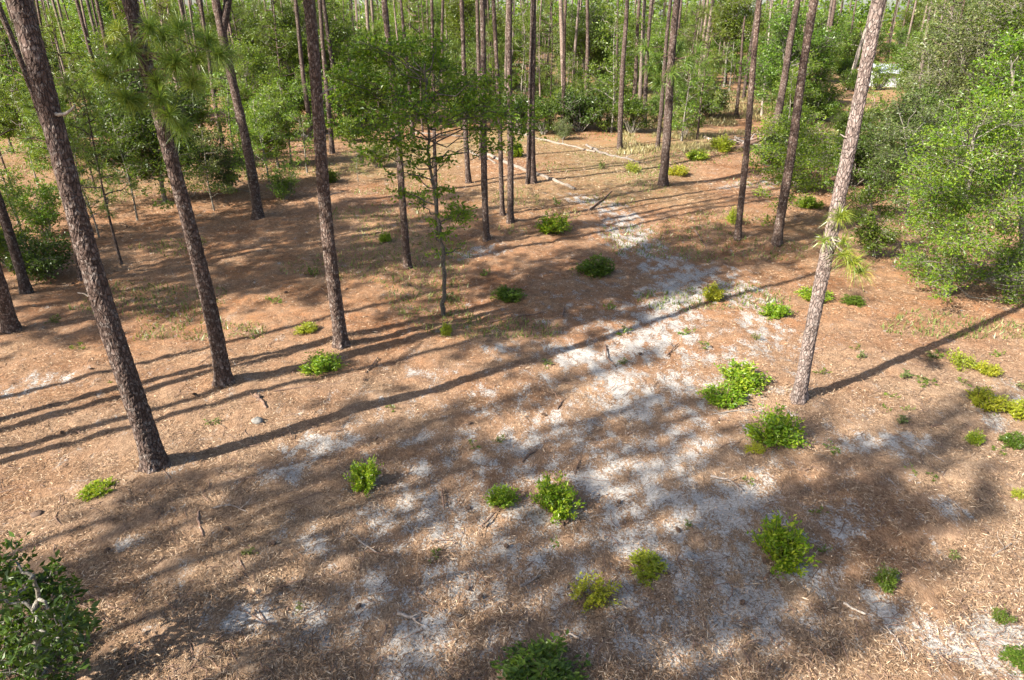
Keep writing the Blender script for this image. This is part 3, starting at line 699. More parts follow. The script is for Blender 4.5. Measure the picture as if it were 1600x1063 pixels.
oak_at(258, 316, 6.2, 4, 'dark green oak with twin dark stems behind the needle-covered pine')
shrub_at(75, 368, 2.0, 1, 'pale green shrub between left edge and slim dark pine')
shrub_at(75, 432, 1.3, 2, 'low dark shrub in shade at the foot of slim dark left pine')
shrub_at(20, 420, 1.5, 0, 'green shrub touching the left edge behind the short trunks')
shrub_at(355, 300, 2.6, 3, 'olive shrub at the foot of thin sunlit pine left of split pine')
shrub_at(446, 312, 1.5, 1, 'rounded green shrub between split pine and straight dark pine')
oak_at(435, 262, 4.2, 2, 'bright leafy small oak left of the straight dark pine')
shrub_at(590, 262, 1.5, 3, 'sparse twiggy shrub in the sunny floor left of the small oak')
oak_at(110, 262, 4.2, 1, 'bright oak left of the dark twin-stemmed oak, behind the thick left pine')
oak_at(295, 262, 4.6, 0, 'green oak between needle-covered pine and split pine')
oak_at(470, 200, 6.5, 2, 'leafy oak close behind the straight dark pine, top left of it')
oak_at(400, 215, 6.0, 1, 'bright oak behind the split pine')
oak_at(60, 215, 7.0, 4, 'dark oak at the upper left edge behind young pines')
oak_at(560, 172, 6.0, 2, 'bright oak behind the left part of the slender oak crown')
oak_at(640, 165, 6.5, 0, 'mid green oak behind the middle of slender oak crown')
young_at(240, 240, 8, 2, 'young pine behind the needle tufts of the second pine')
young_at(380, 260, 6, 0, 'young pine right behind the split pine foot')
young_at(110, 330, 5, 2, 'short young pine beside slim dark left pine')
sap_at(155, 372, 3.6, 1, 'airy oak sapling between the thick left pine and the thin leaning young pine')
sap_at(215, 345, 4.2, 1, 'airy oak sapling left of the needle-covered pine trunk')
sap_at(300, 345, 3.6, 0, 'bright airy oak sapling just right of the needle-covered pine trunk')
sap_at(335, 330, 3.4, 3, 'olive airy sapling left of the split pine')
sap_at(110, 330, 3.6, 0, 'bright airy sapling behind the slim dark left pine')
sap_at(30, 350, 3.0, 2, 'small bright sapling near the left edge above the pale shrub')
sap_at(420, 285, 4.0, 0, 'bright airy sapling right of the split pine')
sap_at(455, 255, 4.2, 4, 'light green airy sapling left of straight dark pine')
sap_at(480, 270, 3.0, 2, 'small bright sapling touching the straight dark pine')
sap_at(250, 275, 5.0, 3, 'tall olive sapling behind the dark twin-stemmed oak')
sap_at(560, 285, 2.0, 3, 'short sparse sapling right of the straight dark pine')
sap_at(370, 250, 4.5, 4, 'light green sapling behind the split pine foot')
sap_at(60, 290, 4.5, 1, 'tall airy sapling at the far left behind young pines')
sap_at(1300, 330, 2.2, 2, 'small bright sapling left of the pale leaning pine trunk')
sap_at(1345, 260, 3.6, 0, 'bright sapling behind the pale leaning pine trunk')
sap_at(1440, 330, 4.2, 0, 'airy bright sapling left of the big rounded oak')
sap_at(1570, 330, 5.0, 0, 'tall bright sapling behind the big rounded oak')
sap_at(1230, 290, 3.4, 1, 'airy sapling left of the stout shrub-wrapped pine')
for px, k in ((1340, 4), (1378, 1), (1425, 0)):
    d_ = ray(px, 531); copy_proto(SHRUBS[k], 'shrub', ('stem', 'foliage'), ('light green shrub left of the white shed', 'bright shrub in front of the white shed wall', 'green shrub at the right end of the white shed')[(1340, 1378, 1425).index(px)], 'shrub', ((px-800)/FPX*78*.93, 78, -.1), 1.35)
sap_at(395, 318, 3.2, 0, 'bright sapling in front of the split pine, left of its foot')
sap_at(45, 395, 2.4, 0, 'bright sapling between the short left trunks and slim dark pine')
oak_at(20, 240, 6.0, 2, 'bright oak at the far upper left edge')
shrub_at(560, 200, 2.2, 0, 'low shrub beyond the straight dark pine')
young_at(190, 414, 5.2, 0, 'thin young pine leaning between the two big left pines')
young_at(150, 300, 7, 1, 'tall young pine behind the thick flaky-barked pine')
young_at(60, 260, 7.5, 1, 'young pine with drooping needles at the upper left edge')
young_at(20, 300, 6.0, 0, 'young pine touching the left edge above the pale shrub')
shrub_at(1250, 300, 2.5, 0, 'leafy shrub hiding the middle of the stout right pine')
shrub_at(1205, 260, 1.8, 2, 'dark shrub at the foot of the leaning dark pine')
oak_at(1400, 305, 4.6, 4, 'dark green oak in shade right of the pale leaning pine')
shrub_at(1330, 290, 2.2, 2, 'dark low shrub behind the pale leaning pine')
oak_at(1490, 290, 9.5, 3, 'tall olive oak with pale twigs above the big rounded oak')
oak_at(1610, 320, 9.5, 5, 'tall green oak at right edge behind the big rounded oak')
oak_at(1480, 205, 10, 3, 'wide olive oak at top right behind the dark oak')
oak_at(1560, 215, 11, 3, 'tallest olive oak at the top right corner')
shrub_at(1590, 452, 1.4, 1, 'low green shrub at the right edge under the big rounded oak')
oak_at(1330, 250, 3.2, 0, 'mid green oak between stout right pine and pale leaning pine')
shrub_at(1071, 214, 2.4, 1, 'round bright green shrub right of the stout lone pine')
shrub_at(1112, 186, 2.6, 2, 'dark rounded shrub behind the round bright shrub')
shrub_at(850, 210, 2.4, 0, 'green shrub behind the log end, left of sunlit pine')
shrub_at(905, 205, 2.6, 2, 'dark green shrub behind the fallen logs, at foot of sunlit pine')
shrub_at(942, 205, 2.2, 0, 'green shrub behind fallen logs left of the dark pine')
shrub_at(880, 218, 1.4, 3, 'greyish low shrub directly behind the fallen logs')
shrub_at(812, 205, 2.6, 2, 'dark shrub behind the middle pines')
young_at(1070, 185, 8, 1, 'young pine with feathery branches behind the stout lone pine')
shrub_at(1230, 215, 2.2, 4, 'light green shrub between the two leaning dark pines')
shrub_at(1275, 190, 3.0, 4, 'tall light green shrub behind the stout right pine')

# ------------------------------------------------------------------ the woods behind, tree by tree
ZONES = [(-400, 420, 'left', 'behind the big left pines'), (420, 720, 'mid', 'behind the slender clearing oak'), (720, 1000, 'log', 'beyond the fallen logs'), (1000, 1300, 'glade', 'beyond the brush pile'), (1300, 2000, 'right', 'behind the tall olive oaks')]
def zone(px): return next(z for z in ZONES if z[0] <= px < z[1]) if px < 2000 else ZONES[-1]
REFS = [(62, 'thick flaky-barked pine'), (228, 'needle-covered pine'), (358, 'split pine'), (492, 'straight dark pine'), (610, 'slim oak-hidden pine'), (685, 'slender clearing oak'), (785, 'close middle pines'), (833, 'fallen-log pine'),
        (975, 'dark log-side pine'), (1050, 'stout lone pine'), (1178, 'slim dark pine'), (1255, 'stout right pine'), (1352, 'pale leaning pine'), (1490, 'tall olive oaks')]
OAK_LOOK = ('mid green', 'tall bright', 'bright green', 'broad olive', 'dark green', 'tall green', 'loose green'); SHRUB_LOOK = ('green', 'bright', 'dark', 'olive', 'loose green'); SAP_LOOK = ('bright', 'tall green', 'small bright', 'olive', 'loose green'); PINE_LOOK = ('greyish', 'dark', 'thin grey'); YOUNG_LOOK = ('slim', 'tall', 'short')
def far_label(look, noun, px, D):
    ref = min(REFS, key=lambda q: abs(q[0]-px)); row = 'nearest' if D < 58 else 'middle' if D < 84 else 'farthest'
    side = 'behind' if abs(px-ref[0]) < 14 else 'left of' if px < ref[0] else 'right of'
    return look+' '+noun+' in the '+row+' woods, just '+side+' the '+ref[1]
taken = []
def far_spot(lo, hi, gap, xr=(-60, 1660)):
    for _ in range(80):
        px = xr[0]+(xr[1]-xr[0])*rng.random(); D = lo+(hi-lo)*rng.random()**.8
        x = (px-800)/FPX*D*.93
        if 1120 < px < 1215 and D < 75: continue
        if 640 < px < 1010 and D < 46: continue
        if 1300 < px < 1425 and D < 90: continue
        if all((x-a)**2+(D-b)**2 > gap*gap for a, b in taken):
            taken.append((x, D)); return px, np.array([x, D, float(gh(x, D))-.05])
    return None
def far_copy(kind, n, lo, hi, gap):
    for q in range(n):
        sp = far_spot(lo, hi, gap)
        if not sp: continue
        px, loc = sp; z = zone(px)
        if kind == 'pine':
            k = int(rng.integers(3)); s = .85+.4*rng.random()
            t = thing('pine_tree', far_label(PINE_LOOK[k], 'pine trunk', px, loc[1]), 'pine tree', loc, rng.random()*TAU, (s, s, s), 'pines of the woods behind the clearing')
            t.rotation_euler = (rng.normal()*.02, rng.normal()*.025, rng.random()*TAU)
            link('trunk', PINES[k], t); link('crown', CROWNS[(k+q) % 3], t)
        elif kind == 'oak':
            k = int(rng.choice([0, 1, 2, 5, 6, 1, 2, 1])); s = .75+.6*rng.random()
            copy_proto(OAKS[k], 'oak_tree', ('trunk', 'crown'), far_label(OAK_LOOK[k], 'leafy oak', px, loc[1]), 'oak tree', loc, s, 'oaks of the woods behind the clearing', .95)
        elif kind == 'sapling':
            k = int(rng.integers(5)); copy_proto(SAPS[k], 'oak_sapling', ('trunk', 'crown'), far_label(SAP_LOOK[k], 'airy sapling', px, loc[1]), 'oak sapling', loc, .9+.9*rng.random(), 'saplings of the woods behind the clearing')
        elif kind == 'young':
            k = int(rng.integers(3)); copy_proto(YOUNG[k], 'young_pine', ('trunk', 'crown'), far_label(YOUNG_LOOK[k], 'young pine', px, loc[1]), 'young pine', loc, .9+.5*rng.random(), 'young pines of the woods behind the clearing')
        else:
            k = int(rng.choice([0, 1, 2, 3, 1, 4])); copy_proto(SHRUBS[k], 'shrub', ('stem', 'foliage'), far_label(SHRUB_LOOK[k], 'low shrub', px, loc[1]), 'shrub', loc, .8+.9*rng.random(), 'shrubs of the woods behind the clearing')
far_copy('pine', 95, 42, 80, 1.4); far_copy('pine', 130, 75, 135, 1.5)
far_copy('young', 80, 38, 105, 1.7)
far_copy('sapling', 90, 40, 95, 1.4)
far_copy('shrub', 110, 44, 95, 1.3)
far_copy('oak', 34, 50, 85, 2.2); far_copy('oak', 84, 80, 135, 2.2)

# far wood that reads as one mass
def far_woods():
    m = MB(); pts = []
    for k in range(820):
        x = (rng.random()*2-1)*190; y = 125+75*rng.random(); h = 6+13*rng.random(); r = 2.4+2.4*rng.random(); n = 110
        d = unit(rng.normal(size=(n, 3)))*(.55+.5*rng.random((n, 1)))
        pts.append(np.array([x, y, h*.55])+d*[r, r, h*.5])
    leaf_quads(m, np.concatenate(pts), .85, .6, 0, .4)
    for k in range(160):
        x = (rng.random()*2-1)*190; y = 120+40*rng.random(); tube(m, [(x, y, -.2), (x+rng.normal()*.3, y, 9), (x+rng.normal()*.6, y, 17)], [.2, .16, .08], 5, 1)
    return m.mesh('far_woods', [M['bright_leaf'], M['pine_bark']])
tag(link('far_woods', far_woods()), 'distant bright green woods closing the view at the top', 'woods', kind='stuff')

# pale house glimpsed through the trees at top right
def box(m, x0, x1, y0, y1, z0, z1, mi=0):
    V = [(x, y, z) for z in (z0, z1) for y in (y0, y1) for x in (x0, x1)]
    m.add(V, [(0, 2, 3, 1), (4, 5, 7, 6), (0, 1, 5, 4), (2, 6, 7, 3), (0, 4, 6, 2), (1, 3, 7, 5)], mi, False)
h = thing('white_shed', 'white low shed glimpsed through the oaks at top right', 'shed', (44.6, 84, 0)); h.scale = (.36, .8, .66)
m = MB(); box(m, -10, 10, -3, 3, -.2, 2.3); link('wall', m.mesh('wall', [M['white_wall']]), h)
m = MB(); m.add([(-10.4, -3.5, 2.25), (10.4, -3.5, 2.25), (10.4, 0, 3.4), (-10.4, 0, 3.4), (-10.4, 3.5, 2.25), (10.4, 3.5, 2.25), (-10.4, -3.5, 2.4), (10.4, -3.5, 2.4), (10.4, 0, 3.55), (-10.4, 0, 3.55), (-10.4, 3.5, 2.4), (10.4, 3.5, 2.4)],
    [(6, 7, 8, 9), (9, 8, 11, 10), (1, 0, 3, 2), (2, 3, 4, 5), (0, 1, 7, 6), (5, 4, 10, 11)], 0, False)
m.add([(-10.4, -3.5, 2.25), (-10.4, 0, 3.4), (-10.4, 3.5, 2.25), (-10.4, 3.5, 2.4), (-10.4, 0, 3.55), (-10.4, -3.5, 2.4)], [(0, 5, 4, 1), (1, 4, 3, 2)], 0, False)
link('roof', m.mesh('roof', [M['white_roof']]), h)
for xw in (-7.5, -3, 2, 6.5):
    m = MB(); box(m, xw-.55, xw+.55, -3.06, -3.003, .9, 1.9); w_ = link('window', m.mesh('window', [M['window_glass']]), h)
    m = MB()
    for b_ in ((-.63, -.55, .82, 1.98), (.55, .63, .82, 1.98), (-.55, .55, 1.9, 1.98), (-.55, .55, .82, .9)): box(m, xw+b_[0], xw+b_[1], -3.1, -3.004, b_[2], b_[3])
    link('frame', m.mesh('frame', [M['white_trim']]), w_)

# ------------------------------------------------------------------ pines just outside the view whose shade falls on the clearing
SH = 1/math.tan(SUN_EL)
def shade_pine(px, py, hc, label, s=1.0):
    g_ = at(px, py); x, y = g_[0]-ca*hc*SH, g_[1]-sa*hc*SH
    k = (px+py)//10 % 3
    t = thing('pine_tree', label, 'pine tree', (x, y, float(gh(x, y))-.05), px*1.3, None, 'pines standing outside the view')
    link('trunk', PINES[k], t); link('crown', SHADY[k], t, None, None, (s, s, 1))
SHADE = [(720, 1040, 13, .85), (1010, 1000, 14, .6), (440, 1040, 12.5, .45), (950, 695, 15, .5), (655, 755, 14, .34), (1380, 715, 14, .42), (770, 440, 13, .8), (1090, 395, 15, .8), (190, 815, 12, .34), (220, 470, 13, .9), (1240, 830, 15, .42), (150, 400, 14, .9), (380, 440, 15, 1.0), (540, 390, 14, .9), (340, 350, 15, 1.0), (600, 320, 14, .9), (1200, 1010, 13, .45), (20, 910, 13, .6), (960, 465, 14, .55), (120, 445, 15, 1.0), (470, 340, 16, 1.1)]
for px, py, hc, q in SHADE: shade_pine(px, py, hc, 'pine outside the view to the left, shading the clearing', q)
for x, y in ((-13.2, 7.6), (-12.6, 9.2), (-17.5, 12.2), (-21, 14)):
    t = thing('pine_tree', 'pine outside the view to the left, shading the clearing', 'pine tree', (x, y, float(gh(x, y))-.05), rng.random()*TAU, None, 'pines standing outside the view')
    link('trunk', PINES[int(rng.integers(3))], t); link('crown', SHADY[int(rng.integers(3))], t)

# ------------------------------------------------------------------ small bushes on the floor
def bush_proto(leaf, n_stem=16, per=26, L=.075, ring=0.0, W=.46):
    """a round tuft of leafy shoots, 1 m across and .7 m high"""
    m = MB(); st = MB(); pts = []; outs = []
    lobes = rng.normal(size=(3, 2))*.14; lh = .75+.3*rng.random(3)
    for k in range(n_stem):
        a = rng.random()*TAU; r = ring+(1-ring)*math.sqrt(rng.random()); q = k % 3; z = .72*max(.06, 1-r*r)**.38*(.60+.45*rng.random())*(lh[q] if ring == 0 else 1)
        tip = np.array([math.cos(a)*r*.40+lobes[q][0], math.sin(a)*r*.40+lobes[q][1], z]); b0 = np.array([math.cos(a)*.12*r+ring*.2*math.cos(a), math.sin(a)*.12*r+ring*.2*math.sin(a), -.04])
        Pc = curve(b0, tip, .08, 6, .02); tube(st, Pc, np.linspace(.008, .003, 6), 4, 0, cap=False)
        t = .15+.88*rng.random(per)**.7
        P = b0+(tip-b0)*t[:, None]+rng.normal(size=(per, 3))*.033
        pts.append(P); outs.append(np.tile([math.cos(a)*r, math.sin(a)*r, .7], (per, 1))+rng.normal(size=(per, 3))*.75)
    leaf_quads(m, np.concatenate(pts), L, W, 0, .45, np.concatenate(outs), .6)
    return st.mesh('stem', [M['dark_wood']]), m.mesh('foliage', [M[leaf]])
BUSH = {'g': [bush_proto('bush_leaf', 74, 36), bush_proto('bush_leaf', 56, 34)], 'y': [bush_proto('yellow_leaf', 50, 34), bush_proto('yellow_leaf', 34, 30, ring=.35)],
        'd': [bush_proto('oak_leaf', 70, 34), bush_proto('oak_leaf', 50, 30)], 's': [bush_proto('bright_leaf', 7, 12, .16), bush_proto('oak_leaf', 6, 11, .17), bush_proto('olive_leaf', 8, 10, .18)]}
def bush(px, py, w, hpx, kind, label, v=0, group=None, sy=1.0):
    b = at(px, py); s = scale_at(b); wm = w*s*1.13; el = math.atan2(CAM_H, b[1])
    hm = max(.12, (hpx*s - wm*.55*math.sin(el))/math.cos(el)*1.05)/.74
    t = thing('small_bush', label, 'bush', b+np.array([0, 0, -.02]), rng.random()*TAU, (wm, wm*sy, min(hm, wm*1.25)), group)
    for me_, pn in zip(BUSH[kind][v], ('stem', 'foliage')): link(pn, me_, t)
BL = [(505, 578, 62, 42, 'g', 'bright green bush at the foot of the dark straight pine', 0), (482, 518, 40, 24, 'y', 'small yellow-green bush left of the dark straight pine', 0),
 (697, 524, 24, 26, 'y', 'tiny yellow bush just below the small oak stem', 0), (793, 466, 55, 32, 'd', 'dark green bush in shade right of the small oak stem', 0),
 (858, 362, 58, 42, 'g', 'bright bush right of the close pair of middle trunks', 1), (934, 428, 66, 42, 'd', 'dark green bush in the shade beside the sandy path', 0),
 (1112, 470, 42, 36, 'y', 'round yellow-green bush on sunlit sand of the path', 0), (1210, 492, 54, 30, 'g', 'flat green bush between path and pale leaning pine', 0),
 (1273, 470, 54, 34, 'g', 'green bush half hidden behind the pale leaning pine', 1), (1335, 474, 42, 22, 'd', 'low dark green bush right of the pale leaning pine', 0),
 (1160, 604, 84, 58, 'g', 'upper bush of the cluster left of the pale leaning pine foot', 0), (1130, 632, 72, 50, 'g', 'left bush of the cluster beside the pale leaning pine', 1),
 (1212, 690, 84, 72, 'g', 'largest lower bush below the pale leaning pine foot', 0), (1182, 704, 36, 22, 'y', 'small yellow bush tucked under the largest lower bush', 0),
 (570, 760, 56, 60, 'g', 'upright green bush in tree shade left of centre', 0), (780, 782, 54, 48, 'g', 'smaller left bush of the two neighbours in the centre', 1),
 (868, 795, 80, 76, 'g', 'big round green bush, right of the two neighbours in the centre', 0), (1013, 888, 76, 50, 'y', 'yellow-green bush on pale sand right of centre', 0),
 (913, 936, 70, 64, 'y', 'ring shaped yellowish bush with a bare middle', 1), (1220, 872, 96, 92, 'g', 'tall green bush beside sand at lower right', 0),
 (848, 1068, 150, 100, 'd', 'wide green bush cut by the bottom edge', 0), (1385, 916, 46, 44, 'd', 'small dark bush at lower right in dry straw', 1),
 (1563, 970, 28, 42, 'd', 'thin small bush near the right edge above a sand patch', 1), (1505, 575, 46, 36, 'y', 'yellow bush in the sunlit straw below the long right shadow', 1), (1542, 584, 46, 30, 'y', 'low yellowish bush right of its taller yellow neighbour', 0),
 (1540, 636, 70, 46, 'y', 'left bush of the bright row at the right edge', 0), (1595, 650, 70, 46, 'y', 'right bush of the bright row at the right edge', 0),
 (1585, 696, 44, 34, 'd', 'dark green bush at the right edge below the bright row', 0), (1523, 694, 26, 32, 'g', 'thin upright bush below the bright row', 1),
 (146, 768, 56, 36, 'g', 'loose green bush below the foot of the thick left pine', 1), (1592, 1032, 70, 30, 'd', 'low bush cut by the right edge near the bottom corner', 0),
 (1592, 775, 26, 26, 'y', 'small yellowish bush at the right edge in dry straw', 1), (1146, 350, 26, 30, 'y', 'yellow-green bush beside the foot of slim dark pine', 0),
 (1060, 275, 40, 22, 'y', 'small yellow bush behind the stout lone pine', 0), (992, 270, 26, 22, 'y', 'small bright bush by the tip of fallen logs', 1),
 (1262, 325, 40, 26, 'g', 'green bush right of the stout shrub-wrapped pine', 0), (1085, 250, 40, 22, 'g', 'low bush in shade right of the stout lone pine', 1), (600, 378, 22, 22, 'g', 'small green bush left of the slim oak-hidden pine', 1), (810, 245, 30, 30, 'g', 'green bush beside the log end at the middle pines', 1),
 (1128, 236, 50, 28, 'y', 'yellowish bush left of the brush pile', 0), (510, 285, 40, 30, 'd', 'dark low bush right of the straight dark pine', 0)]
for px, py, w, hh, k, lab, v in BL: bush(px, py, w, hh, k, lab, v, sy=.9)
SPRIG = [(1423, 738), (1455, 746), (468, 952), (868, 848), (1168, 752), (1075, 822), (740, 698), (180, 600), (972, 568), (1395, 620), (1440, 602), (1455, 558), (1470, 556), (1285, 582), (1535, 614), (1420, 640), (1450, 596), (1410, 658),
         (1505, 600), (1558, 706), (1596, 606), (430, 474), (120, 545), (85, 505), (950, 483), (975, 520), (855, 570), (1075, 520), (610, 640), (700, 470), (425, 470), (490, 430), (780, 690), (1300, 700), (1280, 800), (1180, 530), (330, 660), (680, 870), (1490, 870), (1290, 860), (1100, 540), (390, 865), (760, 430), (870, 320), (940, 265), (1040, 268), (1385, 640), (1345, 560), (1560, 555), (1340, 545), (1415, 590)]
for q, (px, py) in enumerate(SPRIG):
    nb = min(BL, key=lambda b: math.hypot(b[0]-px, (b[1]-py)*1.6))
    side = ('left of' if px < nb[0] else 'right of') if abs(px-nb[0]) > abs(py-nb[1])*1.4 else ('behind' if py < nb[1] else 'in front of')
    near_ = 'close ' if math.hypot(px-nb[0], py-nb[1]) < 60 else ''
    bush(px, py, 16+12*rng.random(), 12+8*rng.random(), 's', next(t_ for t_ in ('tiny sprig '+near_+side+' the '+nb[5], 'tiny sprig '+side+' the '+nb[5], 'sprig '+side+' the '+nb[5], 'sprig '+side+' '+nb[5], 'sprig by '+nb[5], nb[5]) if len(t_.split()) <= 16), q % 3, 'tiny sprigs on the clearing floor')

# grass: thin green and straw-coloured blades in the mid distance
def grass(n, lo, hi, mats_, xr, L, seed_noise, thr):
    y = lo+(hi-lo)*rng.random(n)**1.2; x = xr[0]+(xr[1]-xr[0])*rng.random(n); x = x*y/40
    k = vnoise(x/2.2, y/2.2, seed_noise) > thr; x, y = x[k], y[k]; n = len(x)
    a = rng.random(n)*TAU; l = L*(.5+rng.random(n)); w = .012+.0004*y
    b = np.stack([x, y, gh(x, y)-.01], 1); S = np.stack([np.cos(a), np.sin(a), 0*a], 1)*w[:, None]
    tip = b+np.stack([rng.normal(size=n)*l*.45, rng.normal(size=n)*l*.45, l], 1)
    m = MB(); m.add(np.stack([b-S, b+S, tip], 1).reshape(-1, 3), np.arange(n*3).reshape(n, 3), 0, False)
    return m.mesh('grass', [M[mats_]])
tag(link('dry_grass', grass(34000, 40, 80, 'dry_grass', (6, 20), .22, 31, .42)), 'tan dry grass in the far glade between the trees', 'grass', kind='stuff')
tag(link('grass', grass(70000, 15, 60, 'green_grass', (-34, 34), .11, 33, .62)), 'thin green grass wisps growing through the straw', 'grass', kind='stuff')

# ------------------------------------------------------------------ logs, brush pile, sticks, cones
def log(pts, wpx, label, bark='log_bark', name='fallen_log', cat='log', group=None, lift=.35):
    G = [at(*p) for p in pts]; o = G[0].copy(); r = .5*wpx*scale_at(G[0]); Q = []
    for a_, c_ in zip(G[:-1], G[1:]):
        for s in np.linspace(0, 1, 6)[:-1]: Q.append(a_+(c_-a_)*s)
    Q.append(G[-1]); Q = np.array(Q); Q[:, 2] = gh(Q[:, 0], Q[:, 1])+r*lift; Q[1:-1] += rng.normal(size=(len(Q)-2, 3))*r*.25
    t = thing(name, label, cat, o, 0, None, group)
    m = MB(); tube(m, Q-o, np.linspace(r, r*.6, len(Q))*(.8+.4*rng.random(len(Q))), 10, 0, .14)
    link('trunk' if wpx > 4 else 'stem', m.mesh('log', [M[bark]]), t)
    return t, Q-o, r
def twigs(t, Q, r, n, L, bark='dead_wood'):
    for k in range(n):
        m = MB(); i = int(rng.integers(1, len(Q)-1)); d = rng.normal(size=3); d[2] = abs(d[2])*.6; d /= np.linalg.norm(d)
        tube(m, curve(Q[i], Q[i]+d*L*(.5+rng.random()), .15, 5), np.linspace(r*.4, r*.12, 5), 5, 0)
        link('branch', m.mesh('branch', [M[bark]]), t)
l1 = log([(760, 243), (796, 257), (840, 274), (870, 284), (898, 297)], 6, 'pale bare fallen log ending in front of the middle pines')
l2 = log([(800, 207), (840, 217), (880, 227), (930, 238)], 4.6, 'upper pale fallen log, left of two behind the clearing'); twigs(*l2, 3, .4, 'log_bark')
l3 = log([(916, 228), (940, 240), (970, 247), (1000, 255)], 4.8, 'white fallen log pointing right, beyond the clearing'); twigs(*l3, 3, .35, 'log_bark')
log([(645, 208), (690, 211), (735, 215)], 3, 'pale thin log lying behind the slender clearing oak')
log([(733, 238), (752, 246), (775, 256)], 4, 'short pale log between the slim pines in the middle')
log([(466, 213), (486, 215)], 6, 'short pale log left of the straight dark pine', 'pale_bark')
log([(1100, 216), (1112, 219)], 5, 'short grey log right of the round bright shrub', 'dead_wood')
bp_ = at(1172, 232); bt = thing('brush_pile', 'grey heap of dead branches right of the slim dark pine', 'brush pile', bp_)
for k in range(16):
    m = MB(); a = rng.normal()*.5+.5; L = 1.2+1.6*rng.random(); c = np.array([rng.normal()*.6, rng.normal()*.5, .12+.5*rng.random()]); d = np.array([math.cos(a), math.sin(a)*.7, rng.normal()*.18])*L*.5
    tube(m, curve(c-d, c+d, .1, 7, .03), np.linspace(.07, .02, 7), 6, 0, .15); link('dead_branch', m.mesh('dead_branch', [M['dead_wood' if k % 3 else 'dark_wood']]), bt)
m = MB(); tube(m, [(-1.2, -.9, .1), (-.6, -.6, .25), (.1, -.3, .38), (.6, 0, .5)], [.13, .14, .12, .08], 10, 0, .12); link('log', m.mesh('log', [M['dark_wood']]), bt)

ST = [([(428, 612), (500, 603), (563, 597)], 2.6, 'long thin dark stick below the bright foot bush of straight pine', 'dark_wood'), ([(400, 618), (408, 628), (417, 640)], 6, 'thick short brown stick right of the needle-covered pine foot', 'dark_wood'),
 ([(312, 800), (310, 815), (318, 840)], 5, 'crooked dark stick below the thick left pine', 'dark_wood'), ([(690, 764), (694, 796)], 3.4, 'upright-lying brown stick left of the two centre bushes', 'dark_wood'),
 ([(752, 824), (768, 808), (787, 788)], 4, 'dark stick running down from the left centre bush', 'dark_wood'), ([(870, 642), (876, 632), (884, 624)], 4, 'short dark stick above the pale sand left of centre', 'dark_wood'),
 ([(946, 540), (948, 560), (962, 574)], 2.4, 'curved dark branch on pale sand in the path', 'dark_wood'), ([(1042, 557), (1050, 548), (1060, 537)], 2.6, 'dark stick on the sand left of the bush cluster', 'dark_wood'),
 ([(622, 960), (650, 970)], 6, 'pale thick stick in the bottom shade', 'dead_wood'), ([(1318, 944), (1335, 955), (1352, 961)], 5, 'bleached white stick at lower right in shade', 'pale_bark'),
 ([(812, 918), (845, 900)], 5, 'grey stick left of the ring shaped bush', 'dead_wood'), ([(768, 504), (810, 496), (850, 489)], 3, 'thin dark branch below the shaded bush right of small oak', 'dark_wood'),
 ([(878, 496), (882, 482)], 4, 'small dark stick end above the pale path sand', 'dark_wood'), ([(898, 742), (903, 725), (907, 712)], 2.6, 'dark stick above the big round bush', 'dark_wood'),
 ([(815, 724), (825, 712), (839, 704)], 4, 'dark curved stick left of the big round bush', 'dark_wood'), ([(1110, 745), (1140, 752), (1160, 768)], 4, 'grey stick left of the largest lower bush', 'dead_wood'),
 ([(1085, 362), (1095, 375), (1103, 386)], 3, 'dark stick on the path below the stout lone pine', 'dark_wood'), ([(968, 645), (978, 640), (1000, 640)], 3, 'thin forked twig in the middle of path', 'dead_wood'),
 ([(1430, 692), (1475, 722)], 2.6, 'long straw-coloured twig in the sunlit right straw', 'dead_wood'), ([(1455, 668), (1472, 663)], 3.5, 'short dark stick below the sprigs at right', 'dark_wood'),
 ([(330, 795), (360, 790), (385, 800)], 3, 'pale roots and twigs near the crooked dark stick', 'dead_wood'), ([(1380, 975), (1402, 1000), (1420, 1040)], 3, 'thin twig at the lower right beside the sand streak', 'dead_wood'),
 ([(560, 845), (590, 865)], 3, 'thin twig in the shade under the upright bush', 'dead_wood'), ([(1175, 640), (1112, 648)], 2.5, 'thin twig below the left bush of the cluster', 'dead_wood'), ([(885, 990), (905, 998)], 4, 'pale stick under the ring shaped bush', 'dead_wood'),
 ([(240, 820), (256, 800)], 3, 'thin dark twig below the loose left bush', 'dark_wood'), ([(590, 560), (572, 584)], 3, 'dark twig right of the foot bush of straight pine', 'dark_wood'), ([(920, 330), (955, 300)], 3, 'thin dark twig crossing the upper path', 'dark_wood'),
 ([(1195, 905), (1205, 890)], 4, 'short dark stick left of the tall lower right bush', 'dark_wood'), ([(1550, 870), (1580, 850)], 3, 'thin twig in straw at right edge', 'dead_wood')]
for pts, w, lab, bk in ST:
    t, Q, r = log(pts, w, lab, bk, 'stick', 'stick', 'sticks lying on the forest floor', .8)
    if rng.random() < .5: twigs(t, Q, r*1.3, 2, .25, bk)
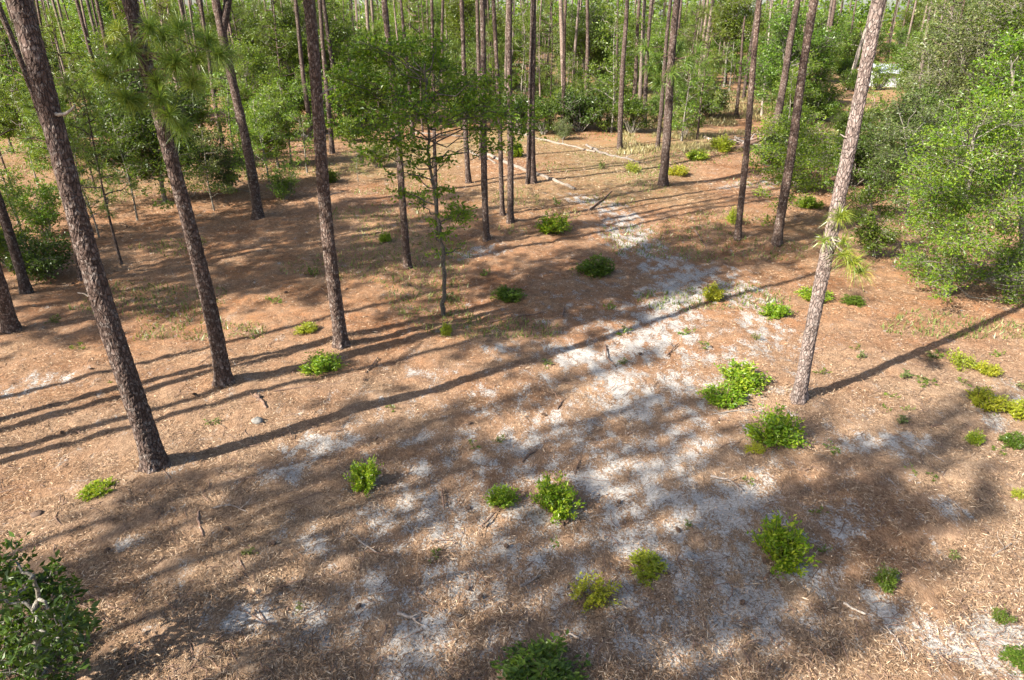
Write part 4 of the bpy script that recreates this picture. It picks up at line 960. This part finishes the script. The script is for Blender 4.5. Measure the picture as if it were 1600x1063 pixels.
for px, py, w, lab in ((402, 660, 16, 'rounded grey stone below the needle-covered pine foot'), (1060, 937, 11, 'pale broken wood lump on sand at lower centre'), (58, 806, 16, 'dark burnt lump left of the loose left bush')):
    b = at(px, py); s = .5*w*scale_at(b); m = MB(); u = np.linspace(0, math.pi, 9); v = np.arange(12)/12*TAU; U, Vv = np.meshgrid(u, v, indexing='ij')
    rr = s*(.8+.45*vnoise(U*2+px, np.cos(Vv)*1.5+np.sin(Vv), 41)); V = np.stack([rr*np.sin(U)*np.cos(Vv)*1.2, rr*np.sin(U)*np.sin(Vv), rr*np.cos(U)*.7], -1).reshape(-1, 3)
    i = np.arange(8)[:, None]*12; j = np.arange(12)[None]; m.add(V, np.stack([i+j, i+12+j, i+12+(j+1) % 12, i+(j+1) % 12], -1).reshape(-1, 4))
    tag(link('stone' if px == 402 else 'wood_lump', m.mesh('stone', [M['stone' if px != 58 else 'cone']]), None, b+[0, 0, s*.3]), lab, 'stone' if px == 402 else 'wood lump')
# pine cones
m = MB(); n = 11
u = np.linspace(0, 1, n); rc = .042*np.sin(np.clip(u*.95+.05, 0, 1)*math.pi)**.7+.004
a = np.arange(10)/10*TAU; T, Ug = np.meshgrid(a, u); R_ = rc[:, None]*(1+.28*(((np.arange(10)[None]+np.arange(n)[:, None]) % 2)*2-1))
V = np.stack([R_*np.cos(T), R_*np.sin(T), (Ug-.5)*.17], -1).reshape(-1, 3); i = np.arange(n-1)[:, None]*10; j = np.arange(10)[None]
m.add(V, np.stack([i+j, i+(j+1) % 10, i+10+(j+1) % 10, i+10+j], -1).reshape(-1, 4), 0, False); CONE = m.mesh('pine_cone', [M['cone']])
for k in range(46):
    px = 60+1500*rng.random(); py = 330+650*rng.random(); b = at(px, py)
    o = link('pine_cone', CONE, None, b+[0, 0, .02], (math.pi/2+rng.normal()*.2, rng.normal()*.2, rng.random()*TAU)); o.scale = (.62,)*3
    tag(o, 'dark brown pine cone lying in the straw', 'pine cone', 'fallen pine cones')
